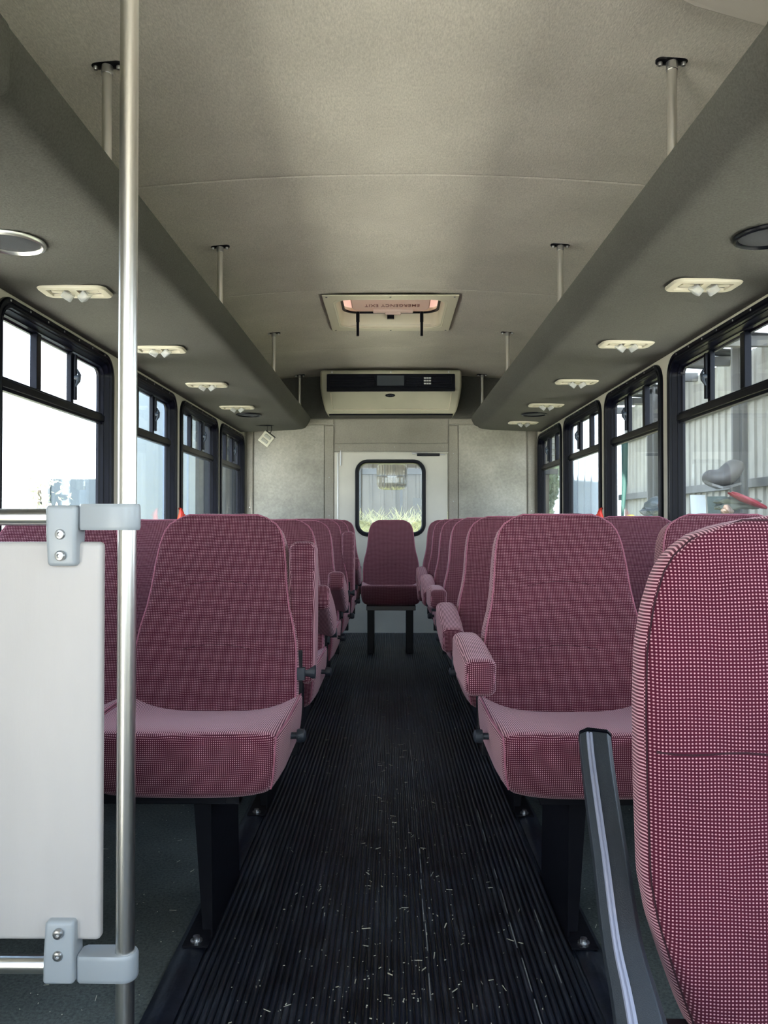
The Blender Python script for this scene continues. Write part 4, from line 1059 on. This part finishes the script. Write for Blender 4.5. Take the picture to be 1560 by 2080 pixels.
for a, b in (((-2.1, 3.8), (0.0, 4.95)), ((0.0, 4.95), (3.1, 3.6))):
    vs = [bm.verts.new(v) for v in ((a[0], 7.3, a[1]), (b[0], 7.3, b[1]), (b[0], 14.6, b[1]), (a[0], 14.6, a[1]))]; bm.faces.new(vs)
o = rel(fin('roof', bm, M['tan'], root, smooth=False)); o.modifiers.new('s', 'SOLIDIFY').thickness = 0.02
# cart behind
root = thing('flatbed_cart', 'grey flatbed cart edge standing by the rear shed wall', 'cart', (0.9, 12.6, GZ)); R_ = Vector(root.location)
bm = NB(); box(bm, 0.30, 2.2, 12.3, 13.3, 1.0, 1.12, mt=None); box(bm, 0.34, 2.2, 12.34, 12.40, 1.2, 1.32); rel(fin('bed', bm, mat('weathered_grey', (0.16, 0.155, 0.14), 0.8), root, smooth=False))
for x in (0.5, 2.0):
    bm = NB(); tube(bm, [(x, 12.8, GZ), (x, 12.8, 1.0)], 0.06, 8); rel(fin('leg', bm, M['girt'], root))
# straw mound
bm = NB()
def mz(x, y): return GZ + 1.76*math.exp(-((x-0.2)/2.6)**2-((y-10.4)/1.1)**2) + 0.10*math.sin(3*x+1)*math.sin(2.2*y)
g = [[bm.verts.new((-2.0+0.22*i, 8.6+0.2*j, mz(-2.0+0.22*i, 8.6+0.2*j))) for i in range(27)] for j in range(18)]
for j in range(17):
    for i in range(26): bm.faces.new((g[j][i], g[j][i+1], g[j+1][i+1], g[j+1][i]))
for _ in range(5200):
    x, y = random.uniform(-1.9, 2.6), random.uniform(8.8, 11.2); z = mz(x, y); L = random.uniform(0.08, 0.26)
    a = random.uniform(0, 2*PI); d = Vector((math.cos(a)*random.uniform(0.3, 1), math.sin(a)*0.4, random.uniform(0.1, 0.8))).normalized()*L; s = Vector((0.007, 0.003, 0))
    p = Vector((x, y, z-0.02)); vs = [bm.verts.new(v) for v in (p-s, p+s, p+d+s*0.3, p+d-s*0.3)]; bm.faces.new(vs)
tag(fin('straw_mound', bm, M['straw'], smooth=False), 'heap of yellow-green straw outside the rear door window', 'straw', kind='stuff')

# ---- clutter under the right shed
def blob(name, label, cat, c, s, m, seed=1, rough_=0.25, flat=None, rot=(0, 0, 0), sub=3):
    rnd = random.Random(seed); bm = NB(); bmesh.ops.create_icosphere(bm, subdivisions=sub, radius=1)
    ph = [rnd.uniform(0, 6) for _ in range(6)]
    for v in bm.verts:
        n = v.co.normalized(); k = 1+rough_*(0.5*math.sin(4*n.x+ph[0])+0.4*math.sin(6*n.y+ph[1])+0.4*math.sin(7*n.z+ph[2])+0.25*math.sin(15*n.x+9*n.z+ph[3]))
        v.co = Vector((n.x*s[0]*k, n.y*s[1]*k, n.z*s[2]*k))
    return tag(fin(name, bm, m, loc=c, rot=rot), label, cat)
def wpt(px, py, Y): return wp(px, py, Y)
# shelf that carries the clutter
root = thing('storage_shelf', 'grey storage shelf carrying bags and boards under the right shed', 'shelf', (4.6, 9, GZ)); R_ = Vector(root.location)
bm = NB(); box(bm, 3.9, 5.3, 8.0, 13.5, 0.86, 0.92); rel(fin('shelf_board', bm, M['girt'], root, smooth=False))
for x in (3.95, 5.2):
    for y in (8.1, 13.3): 
        bm = NB(); box(bm, x, x+0.06, y, y+0.06, GZ, 0.86); rel(fin('leg', bm, M['girt'], root, smooth=False))
SH = 0.92
# grey hood-like form on a post
root = thing('outboard_motor', 'grey rounded hood-shaped machine with a flat lower lip on a dark post', 'machine', (4.35, 10.2, SH)); R_ = Vector(root.location)
def hood(p):
    return p
bm = NB(); bmesh.ops.create_icosphere(bm, subdivisions=4, radius=1)
for v in bm.verts:
    n = v.co.normalized(); x = n.x
    v.co = Vector((x*0.27, n.y*0.18, n.z*(0.135+0.055*max(0, x)+0.02*math.sin(5*x)) + 0.13*max(-0.2, x) ))
c = wp(1466, 967, 10.2); rel(fin('hood', bm, mat('grey_hood', (0.11, 0.10, 0.095), 0.5, noise=0.15, nscale=8), root, loc=(0, 0, 0)))
root.children[0].location = c - Vector((0, 0, 0)) - R_*0 - R_ + R_  - R_ + R_
root.children[0].location = c
root.children[0].data.transform(Matrix.Translation(R_)); root.children[0].location = c - R_
bm = NB(); pts = [wp(1428, 978, 10.1), wp(1440, 984, 10.0), wp(1460, 991, 10.0), wp(1478, 988, 10.1), wp(1500, 982, 10.2)]
w_ = [0.02, 0.06, 0.09, 0.09, 0.05]; 
A = [bm.verts.new(p+Vector((0, -w_[i], 0.012))) for i, p in enumerate(pts)]; B = [bm.verts.new(p+Vector((0, w_[i], 0.012))) for i, p in enumerate(pts)]
A2 = [bm.verts.new(p+Vector((0, -w_[i], -0.02))) for i, p in enumerate(pts)]; B2 = [bm.verts.new(p+Vector((0, w_[i], -0.02))) for i, p in enumerate(pts)]
for i in range(4):
    bm.faces.new((A[i], A[i+1], B[i+1], B[i])); bm.faces.new((A2[i], A2[i+1], B2[i+1], B2[i])); bm.faces.new((A[i], A[i+1], A2[i+1], A2[i])); bm.faces.new((B[i], B[i+1], B2[i+1], B2[i]))
bm.faces.new((A[0], B[0], B2[0], A2[0])); bm.faces.new((A[4], B[4], B2[4], A2[4]))
rel(fin('lip', bm, mat('grey_lip', (0.16, 0.155, 0.15), 0.5), root, smooth=False))
bm = NB(); pb = wp(1490, 985, 10.2); box(bm, pb.x-0.05, pb.x+0.05, 10.15, 10.25, SH, pb.z+0.12); rel(fin('post', bm, M['blackmetal'], root, smooth=False))
p = wp(1365, 1040, 11.0)
def lean_board(name, label, px0, px1, py0, Y, m, tilt=0.12):
    a, b = wp(px0, py0, Y), wp(px1, py0, Y)
    bm = NB(); box(bm, a.x, b.x, Y-0.01, Y+0.01, SH, a.z, mt=None)
    for v in bm.verts:
        if v.co.z > SH+0.01: v.co.y += tilt; v.co.x += 0.03
    tag(fin(name, bm, m, smooth=False), label, 'board')
lean_board('white_board', 'white sheet of board leaning on the shelf under the shed', 1402, 1432, 1005, 10.5, mat('white_board', (0.72, 0.76, 0.78), 0.5))
lean_board('green_board', 'grey-green framed board leaning beside the white board', 1437, 1476, 1008, 10.9, mat('green_board', (0.12, 0.15, 0.13), 0.6))
def sb(name, label, cat, px, py, Y, s, m, seed, rough_=0.25):
    c = wp(px, py, Y); c.z = max(c.z, SH+s[2]*0.75)
    return blob(name, label, cat, c, s, m, seed, rough_)
GB = mat('grey_bag', (0.05, 0.065, 0.075), 0.3, noise=0.3, nscale=14, bump=0.6, bscale=14)
sb('plastic_bag', 'crumpled shiny grey-blue plastic bag in the second right window', 'bag', 1326, 1038, 9.4, (0.17, 0.16, 0.13), GB, 3, 0.35)
sb('fabric_bundle', 'bundle of grey-green cloth piled on the shelf below the hood-shaped machine', 'bundle', 1492, 1024, 9.2, (0.22, 0.16, 0.085), mat('grey_green_cloth', (0.10, 0.11, 0.09), 0.9, bump=0.8, bscale=12), 5, 0.35)
sb('cloth_sack', 'small beige cloth sack beside the grey-green bundle', 'sack', 1474, 1040, 8.8, (0.06, 0.08, 0.07), mat('beige_sack', (0.13, 0.09, 0.07), 0.8), 9)
sb('red_bag', 'dark red bag at the edge of the second right window', 'bag', 1350, 1035, 9.0, (0.075, 0.1, 0.17), mat('dark_red_cloth', (0.20, 0.01, 0.02), 0.6), 11, 0.25)
o = sb('red_tarp', 'long red folded tarp lying over the bundle in the nearest right window', 'tarp', 1515, 1020, 9.0, (0.26, 0.1, 0.035), mat('red_tarp', (0.22, 0.02, 0.035), 0.5), 13, 0.2); o.rotation_euler = (0, 0.42, 0); o.location.z += 0.02
c = wp(1279, 1050, 10.4); c.z = SH+0.058
bm = NB(); lathe(bm, [(0.025, -0.05), (0.055, -0.05), (0.055, 0.05), (0.025, 0.05)], lambda u, v, d: Vector((u, d, v)), 20); tag(fin('tape_roll', bm, mat('yellow_tape', (0.75, 0.62, 0.15), 0.5), loc=c), 'yellow roll of tape on the shelf behind the second right window', 'tape roll')
c0, c1 = wp(1262, 1045, 12.0), wp(1268, 898, 12.5); c0.z = SH
bm = NB(); tube(bm, [c0, (c0+c1)/2+Vector((0.02, 0, 0)), c1], 0.04, 12, radii=[0.02, 0.045, 0.055]); tag(fin('rolled_tarp', bm, mat('teal_cloth', (0.015, 0.07, 0.06), 0.7)), 'tall narrow teal roll standing upright on the shelf under the right shed', 'roll')
c = wp(1400, 1045, 10.0)
bm = NB(); lathe(bm, [(0.02, 0), (0.022, 0.07), (0.008, 0.09), (0.008, 0.11)], lambda u, v, d: Vector((u, v, d)), 12); p = wp(1396, 1045, 9.8); tag(fin('spray_bottle', bm, mat('yellow_bottle', (0.7, 0.6, 0.1), 0.4), loc=(p.x, p.y, SH)), 'small yellow bottle standing left of the white board', 'bottle')
